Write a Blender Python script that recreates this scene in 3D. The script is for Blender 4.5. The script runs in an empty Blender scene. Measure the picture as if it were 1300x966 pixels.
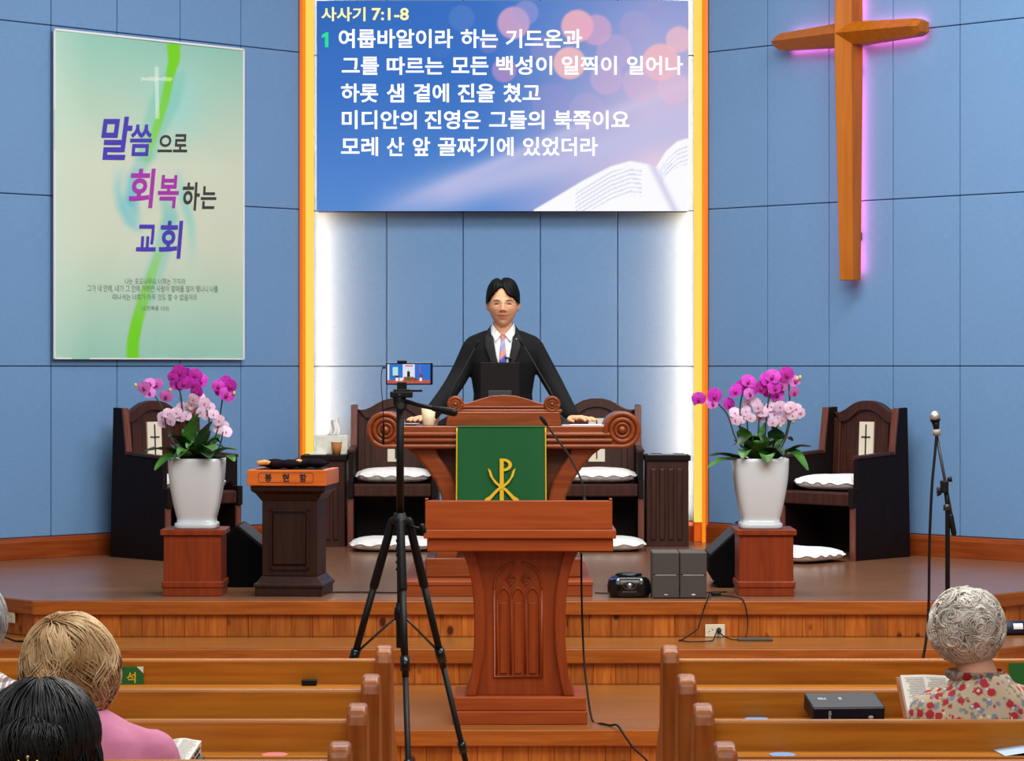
import bpy, bmesh, math, random
import numpy as np
from mathutils import Vector, Matrix
from mathutils.bvhtree import BVHTree
random.seed(7); rng = np.random.default_rng(7)
SC = bpy.context.scene
COL = SC.collection
pi = math.pi
# ---------------------------------------------------------------- camera
F = 3400.0            # focal length in pixels of the 1300 x 966 frame
EYE = 1.67            # camera height above the nave floor, horizon at pixel row 466
cam = bpy.data.cameras.new('camera'); cam_o = bpy.data.objects.new('camera', cam); COL.objects.link(cam_o)
cam_o.location = (0, 0, EYE); cam_o.rotation_euler = (pi/2, 0, 0)
cam.sensor_width = 36; cam.lens = F/1300*36; cam.shift_y = -17/1300; cam.clip_end = 200
SC.camera = cam_o
# ---------------------------------------------------------------- world, ceiling lamps, exposure
def S(r, g, b):
    f = lambda c: (c/255/12.92) if c/255 <= .04045 else ((c/255+.055)/1.055)**2.4
    return (f(r), f(g), f(b), 1)
w = bpy.data.worlds.new('world'); SC.world = w; w.use_nodes = True
w.node_tree.nodes['Background'].inputs[0].default_value = (.93, .96, 1, 1)
w.node_tree.nodes['Background'].inputs[1].default_value = .26
def area(name, loc, rot, sx, sy, power, col=(1, .97, .92), spread=pi):
    l = bpy.data.lights.new(name, 'AREA'); l.shape = 'RECTANGLE'; l.size = sx; l.size_y = sy
    l.energy = power; l.color = col; l.spread = spread
    o = bpy.data.objects.new(name, l); COL.objects.link(o); o.location = loc; o.rotation_euler = rot
    return o
area('ceiling_light_nave', (1.3, 8.6, 5.2), (math.radians(24), 0, 0), 5.0, 3.0, 420)
area('ceiling_light_stage', (.6, 13.6, 5.3), (math.radians(8), 0, 0), 5.0, 1.6, 235)
area('ceiling_light_rear', (0, 2.5, 5.2), (math.radians(15), 0, 0), 5.0, 3.0, 190)
SC.view_settings.view_transform = 'Standard'; SC.view_settings.look = 'None'
SC.view_settings.gamma = 1; SC.view_settings.use_curve_mapping = False
SC.view_settings.exposure = 0.0
# ---------------------------------------------------------------- helpers
def P(px, py, D):
    return Vector(((px-650)*D/F, D, EYE-(py-466)*D/F))
class MB:
    def __init__(s): s.v = []; s.f = []; s.s = []
    def add(s, vs, fs, smooth=False):
        b = len(s.v); s.v += [tuple(map(float, p)) for p in vs]
        for f in fs: s.f.append(tuple(i+b for i in f)); s.s.append(smooth)
        return s
    def box(s, x0, x1, y0, y1, z0, z1):
        return s.add([(x0,y0,z0),(x1,y0,z0),(x1,y1,z0),(x0,y1,z0),(x0,y0,z1),(x1,y0,z1),(x1,y1,z1),(x0,y1,z1)],
                     [(0,3,2,1),(4,5,6,7),(0,1,5,4),(1,2,6,5),(2,3,7,6),(3,0,4,7)])
    def obox(s, o, ux, uy, uz):          # oriented box from a corner and three edge vectors
        o, ux, uy, uz = map(Vector, (o, ux, uy, uz))
        c = [o, o+ux, o+ux+uy, o+uy]
        return s.add(c+[p+uz for p in c], [(0,3,2,1),(4,5,6,7),(0,1,5,4),(1,2,6,5),(2,3,7,6),(3,0,4,7)])
    def prism(s, poly, a0, a1, axis='y', smooth=False):
        n = len(poly)
        mk = {'y': lambda p, a: (p[0], a, p[1]), 'x': lambda p, a: (a, p[0], p[1]), 'z': lambda p, a: (p[0], p[1], a)}[axis]
        s.add([mk(p, a0) for p in poly]+[mk(p, a1) for p in poly], [tuple(range(n))[::-1], tuple(range(n, 2*n))])
        b = len(s.v)-2*n
        for i in range(n):
            j = (i+1) % n; s.f.append((b+i, b+j, b+n+j, b+n+i)); s.s.append(smooth)
        return s
    def loft(s, rings, cap=True, smooth=True, closed=True):
        n = len(rings[0]); vs = [p for r in rings for p in r]; fs = []
        for k in range(len(rings)-1):
            for i in range(n if closed else n-1):
                j = (i+1) % n; fs.append((k*n+i, k*n+j, (k+1)*n+j, (k+1)*n+i))
        s.add(vs, fs, smooth)
        if cap:
            b = len(s.v)-len(vs)
            s.f += [tuple(b+i for i in range(n))[::-1], tuple(b+(len(rings)-1)*n+i for i in range(n))]; s.s += [False, False]
        return s
    def tube(s, pts, r, n=8, cap=True, round_=False):
        pts = [Vector(p) for p in pts]
        rs = list(r) if hasattr(r, '__len__') else [r]*len(pts)
        if round_:
            a = (pts[1]-pts[0]).normalized(); b = (pts[-1]-pts[-2]).normalized()
            pre = [(pts[0]-a*rs[0]*math.cos(t), rs[0]*max(math.sin(t), .05)) for t in (0, pi/6, pi/3)]
            post = [(pts[-1]+b*rs[-1]*math.cos(t), rs[-1]*max(math.sin(t), .05)) for t in (pi/3, pi/6, 0)]
            pts = [p for p, _ in pre]+pts+[p for p, _ in post]; rs = [q for _, q in pre]+rs+[q for _, q in post]
        rings = []; prev = None
        for i, p in enumerate(pts):
            t = (pts[min(i+1, len(pts)-1)]-pts[max(i-1, 0)])
            t = t.normalized() if t.length > 1e-9 else Vector((0, 0, 1))
            if prev is None:
                u = t.orthogonal().normalized()
            else:
                u = prev-t*prev.dot(t)
                u = u.normalized() if u.length > 1e-6 else t.orthogonal().normalized()
            prev = u; v = t.cross(u)
            rings.append([p+(u*math.cos(2*pi*k/n)+v*math.sin(2*pi*k/n))*rs[i] for k in range(n)])
        return s.loft(rings, cap)
    def lathe(s, prof, n=24, c=(0, 0, 0), sy=1.0):
        return s.loft([[(c[0]+r*math.cos(2*pi*k/n), c[1]+r*sy*math.sin(2*pi*k/n), c[2]+z) for k in range(n)] for r, z in prof])
    def ell(s, c, r, nu=16, nv=10):
        rings = []
        for j in range(1, nv):
            t = pi*j/nv
            rings.append([(c[0]+r[0]*math.sin(t)*math.cos(2*pi*k/nu), c[1]+r[1]*math.sin(t)*math.sin(2*pi*k/nu), c[2]-r[2]*math.cos(t)) for k in range(nu)])
        b = len(s.v); s.loft(rings, cap=False); 
        lo = len(s.v); s.v += [(c[0], c[1], c[2]-r[2]), (c[0], c[1], c[2]+r[2])]
        for k in range(nu):
            s.f.append((lo, b+(k+1) % nu, b+k)); s.s.append(True)
            q = b+(nv-2)*nu; s.f.append((lo+1, q+k, q+(k+1) % nu)); s.s.append(True)
        return s
    def grid(s, fn, nu, nv, smooth=True):
        vs = [fn(i/nu, j/nv) for j in range(nv+1) for i in range(nu+1)]
        fs = [(j*(nu+1)+i, j*(nu+1)+i+1, (j+1)*(nu+1)+i+1, (j+1)*(nu+1)+i) for j in range(nv) for i in range(nu)]
        return s.add(vs, fs, smooth)
    def mesh(s, name, bevel=0, seg=1, recalc=True):
        m = bpy.data.meshes.new(name); m.from_pydata(s.v, [], s.f)
        m.polygons.foreach_set('use_smooth', s.s)
        if recalc or bevel:
            b = bmesh.new(); b.from_mesh(m)
            if recalc: bmesh.ops.recalc_face_normals(b, faces=b.faces)
            if bevel:
                es = [e for e in b.edges if len(e.link_faces) == 2 and e.calc_face_angle(0) > .5]
                bmesh.ops.bevel(b, geom=es, offset=bevel, segments=seg, profile=.5, affect='EDGES', clamp_overlap=True)
            b.to_mesh(m); b.free()
        m.update(); return m
    def build(s, name, mt, parent=None, bevel=0, seg=1, recalc=True, loc=None, rot=None):
        return put(s.mesh(name, bevel, seg, recalc), name, mt, parent, loc, rot)
def put(m, name, mt, parent=None, loc=None, rot=None):
    if mt is not None and not m.materials: m.materials.append(mt)
    o = bpy.data.objects.new(name, m); COL.objects.link(o); o.parent = parent
    if loc is not None: o.location = loc
    if rot is not None: o.rotation_euler = rot
    return o
def tag(o, label, cat, group=None, kind=None):
    o['label'] = label; o['category'] = cat
    if group: o['group'] = group
    if kind: o['kind'] = kind
    return o
def struct(o, label=None):
    o['kind'] = 'structure'
    if label: o['label'] = label
    return o
def thing(name, label, cat, loc=(0, 0, 0), rz=0, group=None):
    o = bpy.data.objects.new(name, None); COL.objects.link(o); o.empty_display_size = .1
    o.location = loc; o.rotation_euler = (0, 0, rz)
    return tag(o, label, cat, group)
def dup(root, loc, rz, label, group=None):
    r = root.copy(); COL.objects.link(r); r.location = loc; r.rotation_euler = (0, 0, rz); r['label'] = label
    if group: r['group'] = group
    for ch in list(root.children):
        c = ch.copy(); COL.objects.link(c); c.parent = r
        for g in list(ch.children):
            d = g.copy(); COL.objects.link(d); d.parent = c
    return r
def fuse(mb, voxel, it=4, fac=.5):
    o = put(mb.mesh('tmp'), 'tmp', None)
    r = o.modifiers.new('r', 'REMESH'); r.mode = 'VOXEL'; r.voxel_size = voxel; r.use_smooth_shade = True
    if it:
        q = o.modifiers.new('s', 'SMOOTH'); q.iterations = it; q.factor = fac
    bpy.context.view_layer.update()
    dg = bpy.context.evaluated_depsgraph_get()
    m = bpy.data.meshes.new_from_object(o.evaluated_get(dg)); m.materials.clear()
    bpy.data.objects.remove(o)
    m.polygons.foreach_set('use_smooth', [True]*len(m.polygons))
    return m
def color_attr(m, cols, name='col'):
    a = m.color_attributes.new(name, 'FLOAT_COLOR', 'POINT')
    a.data.foreach_set('color', np.asarray(cols, dtype=np.float32).ravel())
def srgb2lin(a):
    a = np.clip(a/255.0, 0, 1); return np.where(a <= .04045, a/12.92, ((a+.055)/1.055)**2.4)
# ---- lettering: flat glyph meshes fitted into a box on a plane
def text_raw(body, bold=0.0, shear=0.0):
    c = bpy.data.curves.new('t', 'FONT'); c.body = body; c.offset = bold; c.shear = shear; c.resolution_u = 3
    o = bpy.data.objects.new('t', c); COL.objects.link(o)
    bpy.context.view_layer.update()
    m = bpy.data.meshes.new_from_object(o.evaluated_get(bpy.context.evaluated_depsgraph_get()))
    v = np.array([p.co[:] for p in m.vertices]); fs = [tuple(p.vertices) for p in m.polygons]
    bpy.data.objects.remove(o); bpy.data.curves.remove(c); bpy.data.meshes.remove(m)
    v -= v.min(0); v /= np.maximum(v.max(0), 1e-9)
    return v, fs
def lettering(items, fn):           # items: (body, x0, x1, ytop, ybot, bold, shear) in any 2D frame, fn maps it to 3D
    mb = MB()
    for it in items:
        body, x0, x1, y0, y1 = it[:5]; bold = it[5] if len(it) > 5 else .02; sh = it[6] if len(it) > 6 else 0
        v, fs = text_raw(body, bold, sh)
        mb.add([fn(x0+a*(x1-x0), y1+b*(y0-y1)) for a, b, _ in v], fs)
    return mb
def letters_each(items, fn, mt, parent):
    for it in items: lettering([it], fn).build('lettering', mt, parent, recalc=False)
# ---------------------------------------------------------------- materials
def nodes(name):
    m = bpy.data.materials.new(name); m.use_nodes = True
    return m, m.node_tree, m.node_tree.nodes['Principled BSDF']
def plain(name, col, rough=.5, metal=0, coat=0, spec=.5, noise=0, nscale=60, bump=0, sheen=0, sss=0):
    m, t, b = nodes(name)
    b.inputs['Base Color'].default_value = col; b.inputs['Roughness'].default_value = rough
    b.inputs['Metallic'].default_value = metal; b.inputs['Coat Weight'].default_value = coat
    b.inputs['Specular IOR Level'].default_value = spec; b.inputs['Sheen Weight'].default_value = sheen
    if sss: b.inputs['Subsurface Weight'].default_value = sss; b.inputs['Subsurface Radius'].default_value = (.01, .004, .002)
    if noise or bump:
        tc = t.nodes.new('ShaderNodeTexCoord'); n = t.nodes.new('ShaderNodeTexNoise'); n.inputs['Scale'].default_value = nscale
        n.inputs['Detail'].default_value = 4
        t.links.new(tc.outputs['Object'], n.inputs['Vector'])
        if noise:
            mx = t.nodes.new('ShaderNodeMix'); mx.data_type = 'RGBA'; mx.blend_type = 'MULTIPLY'
            rp = t.nodes.new('ShaderNodeMapRange'); rp.inputs['From Min'].default_value = .3; rp.inputs['From Max'].default_value = .7
            rp.inputs['To Min'].default_value = 1-noise; rp.inputs['To Max'].default_value = 1+noise*.3
            t.links.new(n.outputs['Fac'], rp.inputs['Value']); mx.inputs['Factor'].default_value = 1
            mx.inputs['A'].default_value = col; t.links.new(rp.outputs['Result'], mx.inputs['B'])
            t.links.new(mx.outputs['Result'], b.inputs['Base Color'])
        if bump:
            bp = t.nodes.new('ShaderNodeBump'); bp.inputs['Strength'].default_value = bump; bp.inputs['Distance'].default_value = .002
            t.links.new(n.outputs['Fac'], bp.inputs['Height']); t.links.new(bp.outputs['Normal'], b.inputs['Normal'])
    return m
def wood(name, c1, c2, axis='X', scale=3.0, stretch=14, rough=.35, coat=.2, vary=.0, knots=0, spec=.28):
    m, t, b = nodes(name); N = t.nodes.new; L = t.links.new
    b.inputs['Roughness'].default_value = rough; b.inputs['Coat Weight'].default_value = coat*.4; b.inputs['Coat Roughness'].default_value = .2
    b.inputs['Specular IOR Level'].default_value = spec
    tc = N('ShaderNodeTexCoord'); oi = N('ShaderNodeObjectInfo')
    mp = N('ShaderNodeMapping'); sc = [stretch]*3; sc['XYZ'.index(axis)] = 1.0; mp.inputs['Scale'].default_value = sc
    off = N('ShaderNodeVectorMath'); off.operation = 'MULTIPLY_ADD'; off.inputs[0].default_value = (1, 1, 1)
    cmb = N('ShaderNodeCombineXYZ'); ml = N('ShaderNodeMath'); ml.operation = 'MULTIPLY'; ml.inputs[1].default_value = 37 if vary else 0
    L(oi.outputs['Random'], ml.inputs[0])
    for k in range(3): L(ml.outputs[0], cmb.inputs[k])
    ad = N('ShaderNodeVectorMath'); ad.operation = 'ADD'
    L(tc.outputs['Object'], ad.inputs[0]); L(cmb.outputs[0], ad.inputs[1]); L(ad.outputs[0], mp.inputs['Vector'])
    n = N('ShaderNodeTexNoise'); n.inputs['Scale'].default_value = scale; n.inputs['Detail'].default_value = 5; n.inputs['Distortion'].default_value = .6
    L(mp.outputs[0], n.inputs['Vector'])
    r = N('ShaderNodeValToRGB'); r.color_ramp.elements[0].color = c1; r.color_ramp.elements[1].color = c2
    r.color_ramp.elements[0].position = .34; r.color_ramp.elements[1].position = .66
    L(n.outputs['Fac'], r.inputs['Fac']); out = r.outputs['Color']
    if knots:
        vo = N('ShaderNodeTexVoronoi'); vo.inputs['Scale'].default_value = 5.2; vo.inputs['Randomness'].default_value = 1
        mk = N('ShaderNodeMapping'); mk.inputs['Scale'].default_value = (1.6, 1, 1); L(ad.outputs[0], mk.inputs['Vector']); L(mk.outputs[0], vo.inputs['Vector'])
        kr = N('ShaderNodeValToRGB'); kr.color_ramp.elements[0].position = .09; kr.color_ramp.elements[1].position = .17
        kr.color_ramp.elements[0].color = (1, 1, 1, 1); kr.color_ramp.elements[1].color = (0, 0, 0, 1); L(vo.outputs['Distance'], kr.inputs['Fac'])
        kx = N('ShaderNodeMix'); kx.data_type = 'RGBA'; L(kr.outputs['Color'], kx.inputs['Factor']); L(out, kx.inputs['A'])
        kx.inputs['B'].default_value = (c1[0]*.22, c1[1]*.16, c1[2]*.16, 1); out = kx.outputs['Result']
    if vary:
        hs = N('ShaderNodeHueSaturation'); mr = N('ShaderNodeMapRange'); mr.inputs['To Min'].default_value = 1-vary; mr.inputs['To Max'].default_value = 1+vary
        L(oi.outputs['Random'], mr.inputs['Value']); L(mr.outputs[0], hs.inputs['Value']); L(out, hs.inputs['Color']); out = hs.outputs['Color']
    L(out, b.inputs['Base Color'])
    bp = N('ShaderNodeBump'); bp.inputs['Strength'].default_value = .08; bp.inputs['Distance'].default_value = .002
    L(n.outputs['Fac'], bp.inputs['Height']); L(bp.outputs['Normal'], b.inputs['Normal'])
    return m
def emit(name, col, strength):
    m = bpy.data.materials.new(name); m.use_nodes = True; t = m.node_tree; t.nodes.clear()
    e = t.nodes.new('ShaderNodeEmission'); e.inputs[0].default_value = col; e.inputs[1].default_value = strength
    o = t.nodes.new('ShaderNodeOutputMaterial'); t.links.new(e.outputs[0], o.inputs[0]); return m
def picture(name, emission=0, rough=.8, noise_bump=0):
    m, t, b = nodes(name)
    a = t.nodes.new('ShaderNodeAttribute'); a.attribute_name = 'col'
    if emission:
        b.inputs['Base Color'].default_value = (.01, .01, .01, 1); b.inputs['Roughness'].default_value = .5
        t.links.new(a.outputs['Color'], b.inputs['Emission Color']); b.inputs['Emission Strength'].default_value = emission
    else:
        t.links.new(a.outputs['Color'], b.inputs['Base Color'])
    b.inputs['Specular IOR Level'].default_value = .02
    if not emission: b.inputs['Roughness'].default_value = rough; b.inputs['Specular IOR Level'].default_value = .25
    return m
def fabric(name, col, amt=.07):
    m, t, b = nodes(name); N = t.nodes.new; L = t.links.new
    b.inputs['Roughness'].default_value = .9; b.inputs['Specular IOR Level'].default_value = .15
    tc = N('ShaderNodeTexCoord'); n1 = N('ShaderNodeTexNoise'); n2 = N('ShaderNodeTexNoise'); n3 = N('ShaderNodeTexNoise')
    for n, sc, s in ((n1, (1, 1, .07), 230), (n2, (.07, .07, 1), 230), (n3, (1, 1, 1), 2.2)):
        mp = N('ShaderNodeMapping'); mp.inputs['Scale'].default_value = sc; L(tc.outputs['Object'], mp.inputs['Vector'])
        L(mp.outputs[0], n.inputs['Vector']); n.inputs['Scale'].default_value = s; n.inputs['Detail'].default_value = 2
    s1 = N('ShaderNodeMath'); s1.operation = 'ADD'; L(n1.outputs['Fac'], s1.inputs[0]); L(n2.outputs['Fac'], s1.inputs[1])
    s2 = N('ShaderNodeMath'); s2.operation = 'MULTIPLY_ADD'; L(n3.outputs['Fac'], s2.inputs[0]); s2.inputs[1].default_value = .35; L(s1.outputs[0], s2.inputs[2])
    mr = N('ShaderNodeMapRange'); mr.inputs['From Min'].default_value = .8; mr.inputs['From Max'].default_value = 1.5
    mr.inputs['To Min'].default_value = 1-amt; mr.inputs['To Max'].default_value = 1+amt; L(s2.outputs[0], mr.inputs['Value'])
    mx = N('ShaderNodeMix'); mx.data_type = 'RGBA'; mx.blend_type = 'MULTIPLY'; mx.inputs['Factor'].default_value = 1
    mx.inputs['A'].default_value = col; L(mr.outputs[0], mx.inputs['B']); L(mx.outputs['Result'], b.inputs['Base Color'])
    bp = N('ShaderNodeBump'); bp.inputs['Strength'].default_value = .15; bp.inputs['Distance'].default_value = .001
    L(s1.outputs[0], bp.inputs['Height']); L(bp.outputs['Normal'], b.inputs['Normal'])
    return m
M = {}
M['wall'] = fabric('blue_fabric', S(108, 146, 190))
M['joint'] = plain('joint_dark', S(62, 90, 134), .9)
M['floorwood'] = wood('stage_laminate', S(114, 75, 52), S(146, 103, 76), 'X', 5, 22, .24, .25)
M['navefloor'] = wood('nave_floor', S(150, 98, 52), S(178, 120, 68), 'X', 3, 14, .3, .2)
M['nosing'] = wood('nosing_wood', S(148, 74, 22), S(172, 94, 33), 'X', 3, 14, .35, .2)
M['tread'] = wood('tread_wood', S(130, 77, 31), S(148, 93, 41), 'X', 3, 16, .3, .2)
M['plank'] = wood('pine_plank', S(158, 78, 24), S(188, 108, 40), 'Z', 4, 12, .4, .2, vary=.22, knots=1)
M['base'] = wood('baseboard_wood', S(128, 55, 18), S(146, 68, 27), 'X', 3, 14, .35, .2)
M['pew'] = wood('pew_oak', S(162, 94, 24), S(190, 122, 38), 'X', 2.2, 16, .34, .3, vary=.12)
M['pewend'] = wood('pew_end_oak', S(136, 72, 28), S(160, 92, 40), 'Z', 2.2, 16, .32, .2, vary=.04)
M['lectern'] = wood('lectern_cherry', S(138, 58, 17), S(154, 70, 24), 'X', 2.5, 14, .45, .05)
M['lecternv'] = wood('lectern_cherry_upright', S(122, 48, 16), S(136, 58, 21), 'Z', 2.5, 14, .35, .2)
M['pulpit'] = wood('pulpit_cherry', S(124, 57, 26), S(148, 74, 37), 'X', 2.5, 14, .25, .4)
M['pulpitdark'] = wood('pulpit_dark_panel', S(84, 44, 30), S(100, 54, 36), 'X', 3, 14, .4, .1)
M['stand'] = wood('stand_cherry', S(122, 44, 14), S(138, 55, 19), 'Z', 2.5, 14, .38, .1)
M['dark'] = wood('dark_walnut', S(50, 25, 19), S(68, 36, 28), 'Z', 4, 16, .38, .15)
M['darkbox'] = wood('dark_walnut_box', S(36, 17, 12), S(50, 25, 18), 'Z', 4, 16, .4, .15)
M['darkred'] = wood('dark_walnut_edge', S(92, 50, 40), S(116, 66, 52), 'Z', 4, 16, .35, .25)
M['darkside'] = wood('dark_walnut_side', S(18, 10, 10), S(26, 15, 15), 'Z', 4, 16, .6, .0, spec=.15)
M['cross'] = wood('cross_wood', S(164, 88, 7), S(178, 100, 12), 'Z', 2, 14, .45, .05)
M['offer'] = wood('offering_top_wood', S(206, 98, 34), S(222, 116, 44), 'X', 2.5, 14, .3, .3)
M['black'] = plain('black_plastic', S(11, 11, 12), .5, spec=.25)
M['blackgloss'] = plain('black_gloss', S(10, 10, 12), .2, coat=.1, spec=.35)
M['blackmat'] = plain('black_grille', S(7, 7, 8), .9, spec=.12, bump=.4, nscale=300)
M['greyplastic'] = plain('grey_grille', S(78, 73, 70), .85, spec=.2, noise=.1, nscale=400)
M['metal'] = plain('steel', S(170, 170, 172), .3, 1)
M['darkmetal'] = plain('dark_metal', S(60, 60, 62), .4, .6)
M['ceramic'] = plain('white_ceramic', S(208, 216, 222), .25, coat=.3)
M['cushion'] = plain('white_cushion_cloth', S(248, 247, 246), .9, noise=.04, nscale=40, bump=.5)
M['cream'] = plain('cream_plaque', S(222, 212, 192), .6)
M['paper'] = plain('paper_white', S(240, 240, 240), .8)
M['ink'] = plain('ink_black', S(30, 26, 24), .7)
M['green'] = plain('green_cloth', S(4, 90, 42), .85, noise=.08, nscale=200)
M['gold'] = plain('gold_embroidery', S(226, 184, 20), .6)
M['magenta'] = plain('orchid_magenta', S(200, 40, 190), .55, noise=.18, nscale=60, sss=.0)
M['mauve'] = plain('orchid_mauve', S(206, 110, 200), .55, noise=.15, nscale=60)
M['pale'] = plain('orchid_pale_pink', S(240, 208, 236), .55, noise=.2, nscale=70)
M['palelip'] = plain('orchid_pale_lip', S(196, 70, 160), .5)
M['orchidlip'] = plain('orchid_lip', S(150, 14, 110), .5)
M['bud'] = plain('orchid_bud', S(196, 190, 110), .5)
M['leaf'] = plain('orchid_leaf', S(60, 112, 38), .38, noise=.35, nscale=14)
M['leafdark'] = plain('orchid_leaf_dark', S(28, 58, 28), .42, noise=.3, nscale=14)
M['stem'] = plain('orchid_stem', S(48, 60, 40), .5)
M['soil'] = plain('bark_soil', S(52, 42, 32), .9, bump=.8, nscale=60)
M['ivory'] = plain('ivory_plastic', S(224, 216, 190), .45)
M['cup'] = plain('brown_paper_cup', S(176, 112, 52), .7)
M['skin'] = picture('skin_tone', 0, .55)
# ================================================================ THE SETTING
ZP, Z2, ZS = .17, .34, .52            # platform, step and stage levels above the nave floor
DS, D2, DP = 13.21, 12.67, 11.11      # their front edges
LX, RX = -2.351, 2.063                # where the straight stage front turns back at 45 degrees
struct(MB().box(-6, 6, -2, 19, -.1, 0).build('floor', M['navefloor']), 'wooden nave floor below the pews')
M['riser'] = plain('riser_backing', S(110, 58, 24), .8)
def terrace(name, D, lx, rx, z0, z1, top_mat, label, overhang=.02):
    t = bpy.data.objects.new(name, None); COL.objects.link(t); struct(t, label); t.location = (0, 0, 0)
    back = 18.4
    sL, sR = 2.4, 2.4
    def poly(o):   # outline grown outwards by o
        k = o*math.tan(pi/8)
        y = D-o
        return [(lx-k, y), (rx+k, y), (rx+k+sR, y+sR), (rx+k+sR, back), (lx-k-sL, back), (lx-k-sL, y+sL)]
    nh = .07
    MB().prism(poly(-.012), z0, z1-.012, 'z').build('core', M['riser'], t)
    MB().prism(poly(overhang), z1-.012, z1, 'z').build('deck', top_mat, t)
    # nosing boards along the three front edges
    pts = poly(overhang); k = overhang*math.tan(pi/8)
    segs = [((pts[0][0], pts[0][1]), (pts[1][0], pts[1][1])), ((pts[1][0], pts[1][1]), (pts[2][0], pts[2][1])), ((pts[5][0], pts[5][1]), (pts[0][0], pts[0][1]))]
    for a, b in segs:
        a = Vector((*a, 0)); b = Vector((*b, 0)); u = (b-a).normalized(); n = Vector((u.y, -u.x, 0)); L_ = (b-a).length
        o = MB().box(0, L_, -.004, .022, z1-nh, z1-.002).build('nosing', M['nosing'], t, bevel=.004, seg=2)
        o.location = a; o.rotation_euler = (0, 0, math.atan2(u.y, u.x))
    # vertical pine boards of the risers, one object each
    pw = .1045; pm = {}
    def plank_mesh(wd):
        k = round(wd, 3)
        if k not in pm:
            pm[k] = MB().box(.0003, wd-.0003, 0, .014, z0, z1-nh+.004).mesh('plank', bevel=.003)
            pm[k].materials.append(M['plank'])
        return pm[k]
    pts = poly(0)
    segs = [(pts[0], pts[1]), (pts[1], (pts[1][0]+1.3, pts[1][1]+1.3)), ((pts[0][0]-1.3, pts[0][1]+1.3), pts[0])]
    for a, b in segs:
        a = Vector((*a, 0)); b = Vector((*b, 0)); u = (b-a).normalized(); L_ = (b-a).length
        n = int(L_/pw); wd = L_/n
        for i in range(n):
            o = put(plank_mesh(wd), 'plank', None, t); o.location = a+u*(i*wd); o.rotation_euler = (0, 0, math.atan2(u.y, u.x))
    return t
terrace('stage', DS, LX, RX, Z2, ZS, M['floorwood'], 'raised stage with brown laminate floor and pine plank front')
terrace('stage_step', D2, LX-.224, RX+.224, ZP, Z2, M['tread'], 'upper step below the stage with pine plank riser')
terrace('platform', DP, LX-.224-.646, RX+.224+.646, 0, ZP, M['tread'], 'low wooden platform under the front lectern')
# ---- walls: dark backing, each upholstered panel an object
rowz = [.648, 1.675, 2.705, 3.735, 4.765, 5.6]
def panel_mesh(wd, h, cache={}):
    k = (round(wd, 3), round(h, 3))
    if k not in cache:
        g = .0025
        m = MB().box(g, wd-g, 0, .03, g, h-g).mesh('panel', bevel=.005, seg=2); m.materials.append(M['wall']); cache[k] = m
    return cache[k]
def wall(name, a, b, joints, label):
    """a -> b along the foot of the wall, room on the right hand of that direction; joints = distances along it"""
    a = Vector((*a, 0)); b = Vector((*b, 0)); u = (b-a).normalized(); L_ = (b-a).length; ang = math.atan2(u.y, u.x)
    o = MB().box(0, L_, .024, .2, 0, 5.6).build(name, M['joint']); o.location = a; o.rotation_euler = (0, 0, ang); struct(o, label)
    js = [0]+list(joints)+[L_]
    for i in range(len(js)-1):
        for r in range(len(rowz)-1):
            p = put(panel_mesh(js[i+1]-js[i], rowz[r+1]-rowz[r]), 'panel', None, o); p.location = (js[i], 0, rowz[r])
    return o, a, u, ang
CL = (-1.395, 17.57); CR = (1.287, 17.57); YB = 17.75
q = math.sqrt(.5)
TL = 2.70                              # run of the splayed walls along X and Y
pL = .3472*math.sqrt(2); pR = .3535*math.sqrt(2)
lenL = TL/q
wL, aL, uL, angL = wall('wall_left', (CL[0]-TL, CL[1]-TL), CL, sorted([lenL-pL*i for i in range(1, 8) if lenL-pL*i > .05]), 'blue fabric panelled wall on the banner side')
wR, aR, uR, angR = wall('wall_right', CR, (CR[0]+TL, CR[1]-TL), [pR*i for i in range(1, 8) if pR*i < lenL-.05], 'blue fabric panelled wall on the cross side')
xb0, xb1 = -1.45, 1.36
wB, *_ = wall('wall_back', (xb0, YB), (xb1, YB), [-.830-xb0, -.3237-xb0, .188-xb0, .6997-xb0], 'blue fabric panelled niche wall behind the pulpit')
# ---- baseboards
def baseboard(name, a, b, label):
    a = Vector((*a, 0)); b = Vector((*b, 0)); u = (b-a).normalized()
    mb = MB().prism([(-.022, ZS), (-.022, ZS+.10), (-.012, ZS+.122), (.0, ZS+.128), (.03, ZS+.128), (.03, ZS)], 0, (b-a).length, 'x')
    o = mb.build(name, M['base'], bevel=.002); o.location = a; o.rotation_euler = (0, 0, math.atan2(u.y, u.x)); return struct(o, label)
baseboard('baseboard_left', (CL[0]-TL, CL[1]-TL), CL, 'orange wood baseboard under the left blue wall')
baseboard('baseboard_right', CR, (CR[0]+TL, CR[1]-TL), 'orange wood baseboard under the right blue wall')
baseboard('baseboard_back', (-1.36, YB), (1.26, YB), 'orange wood baseboard in the niche')
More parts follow.
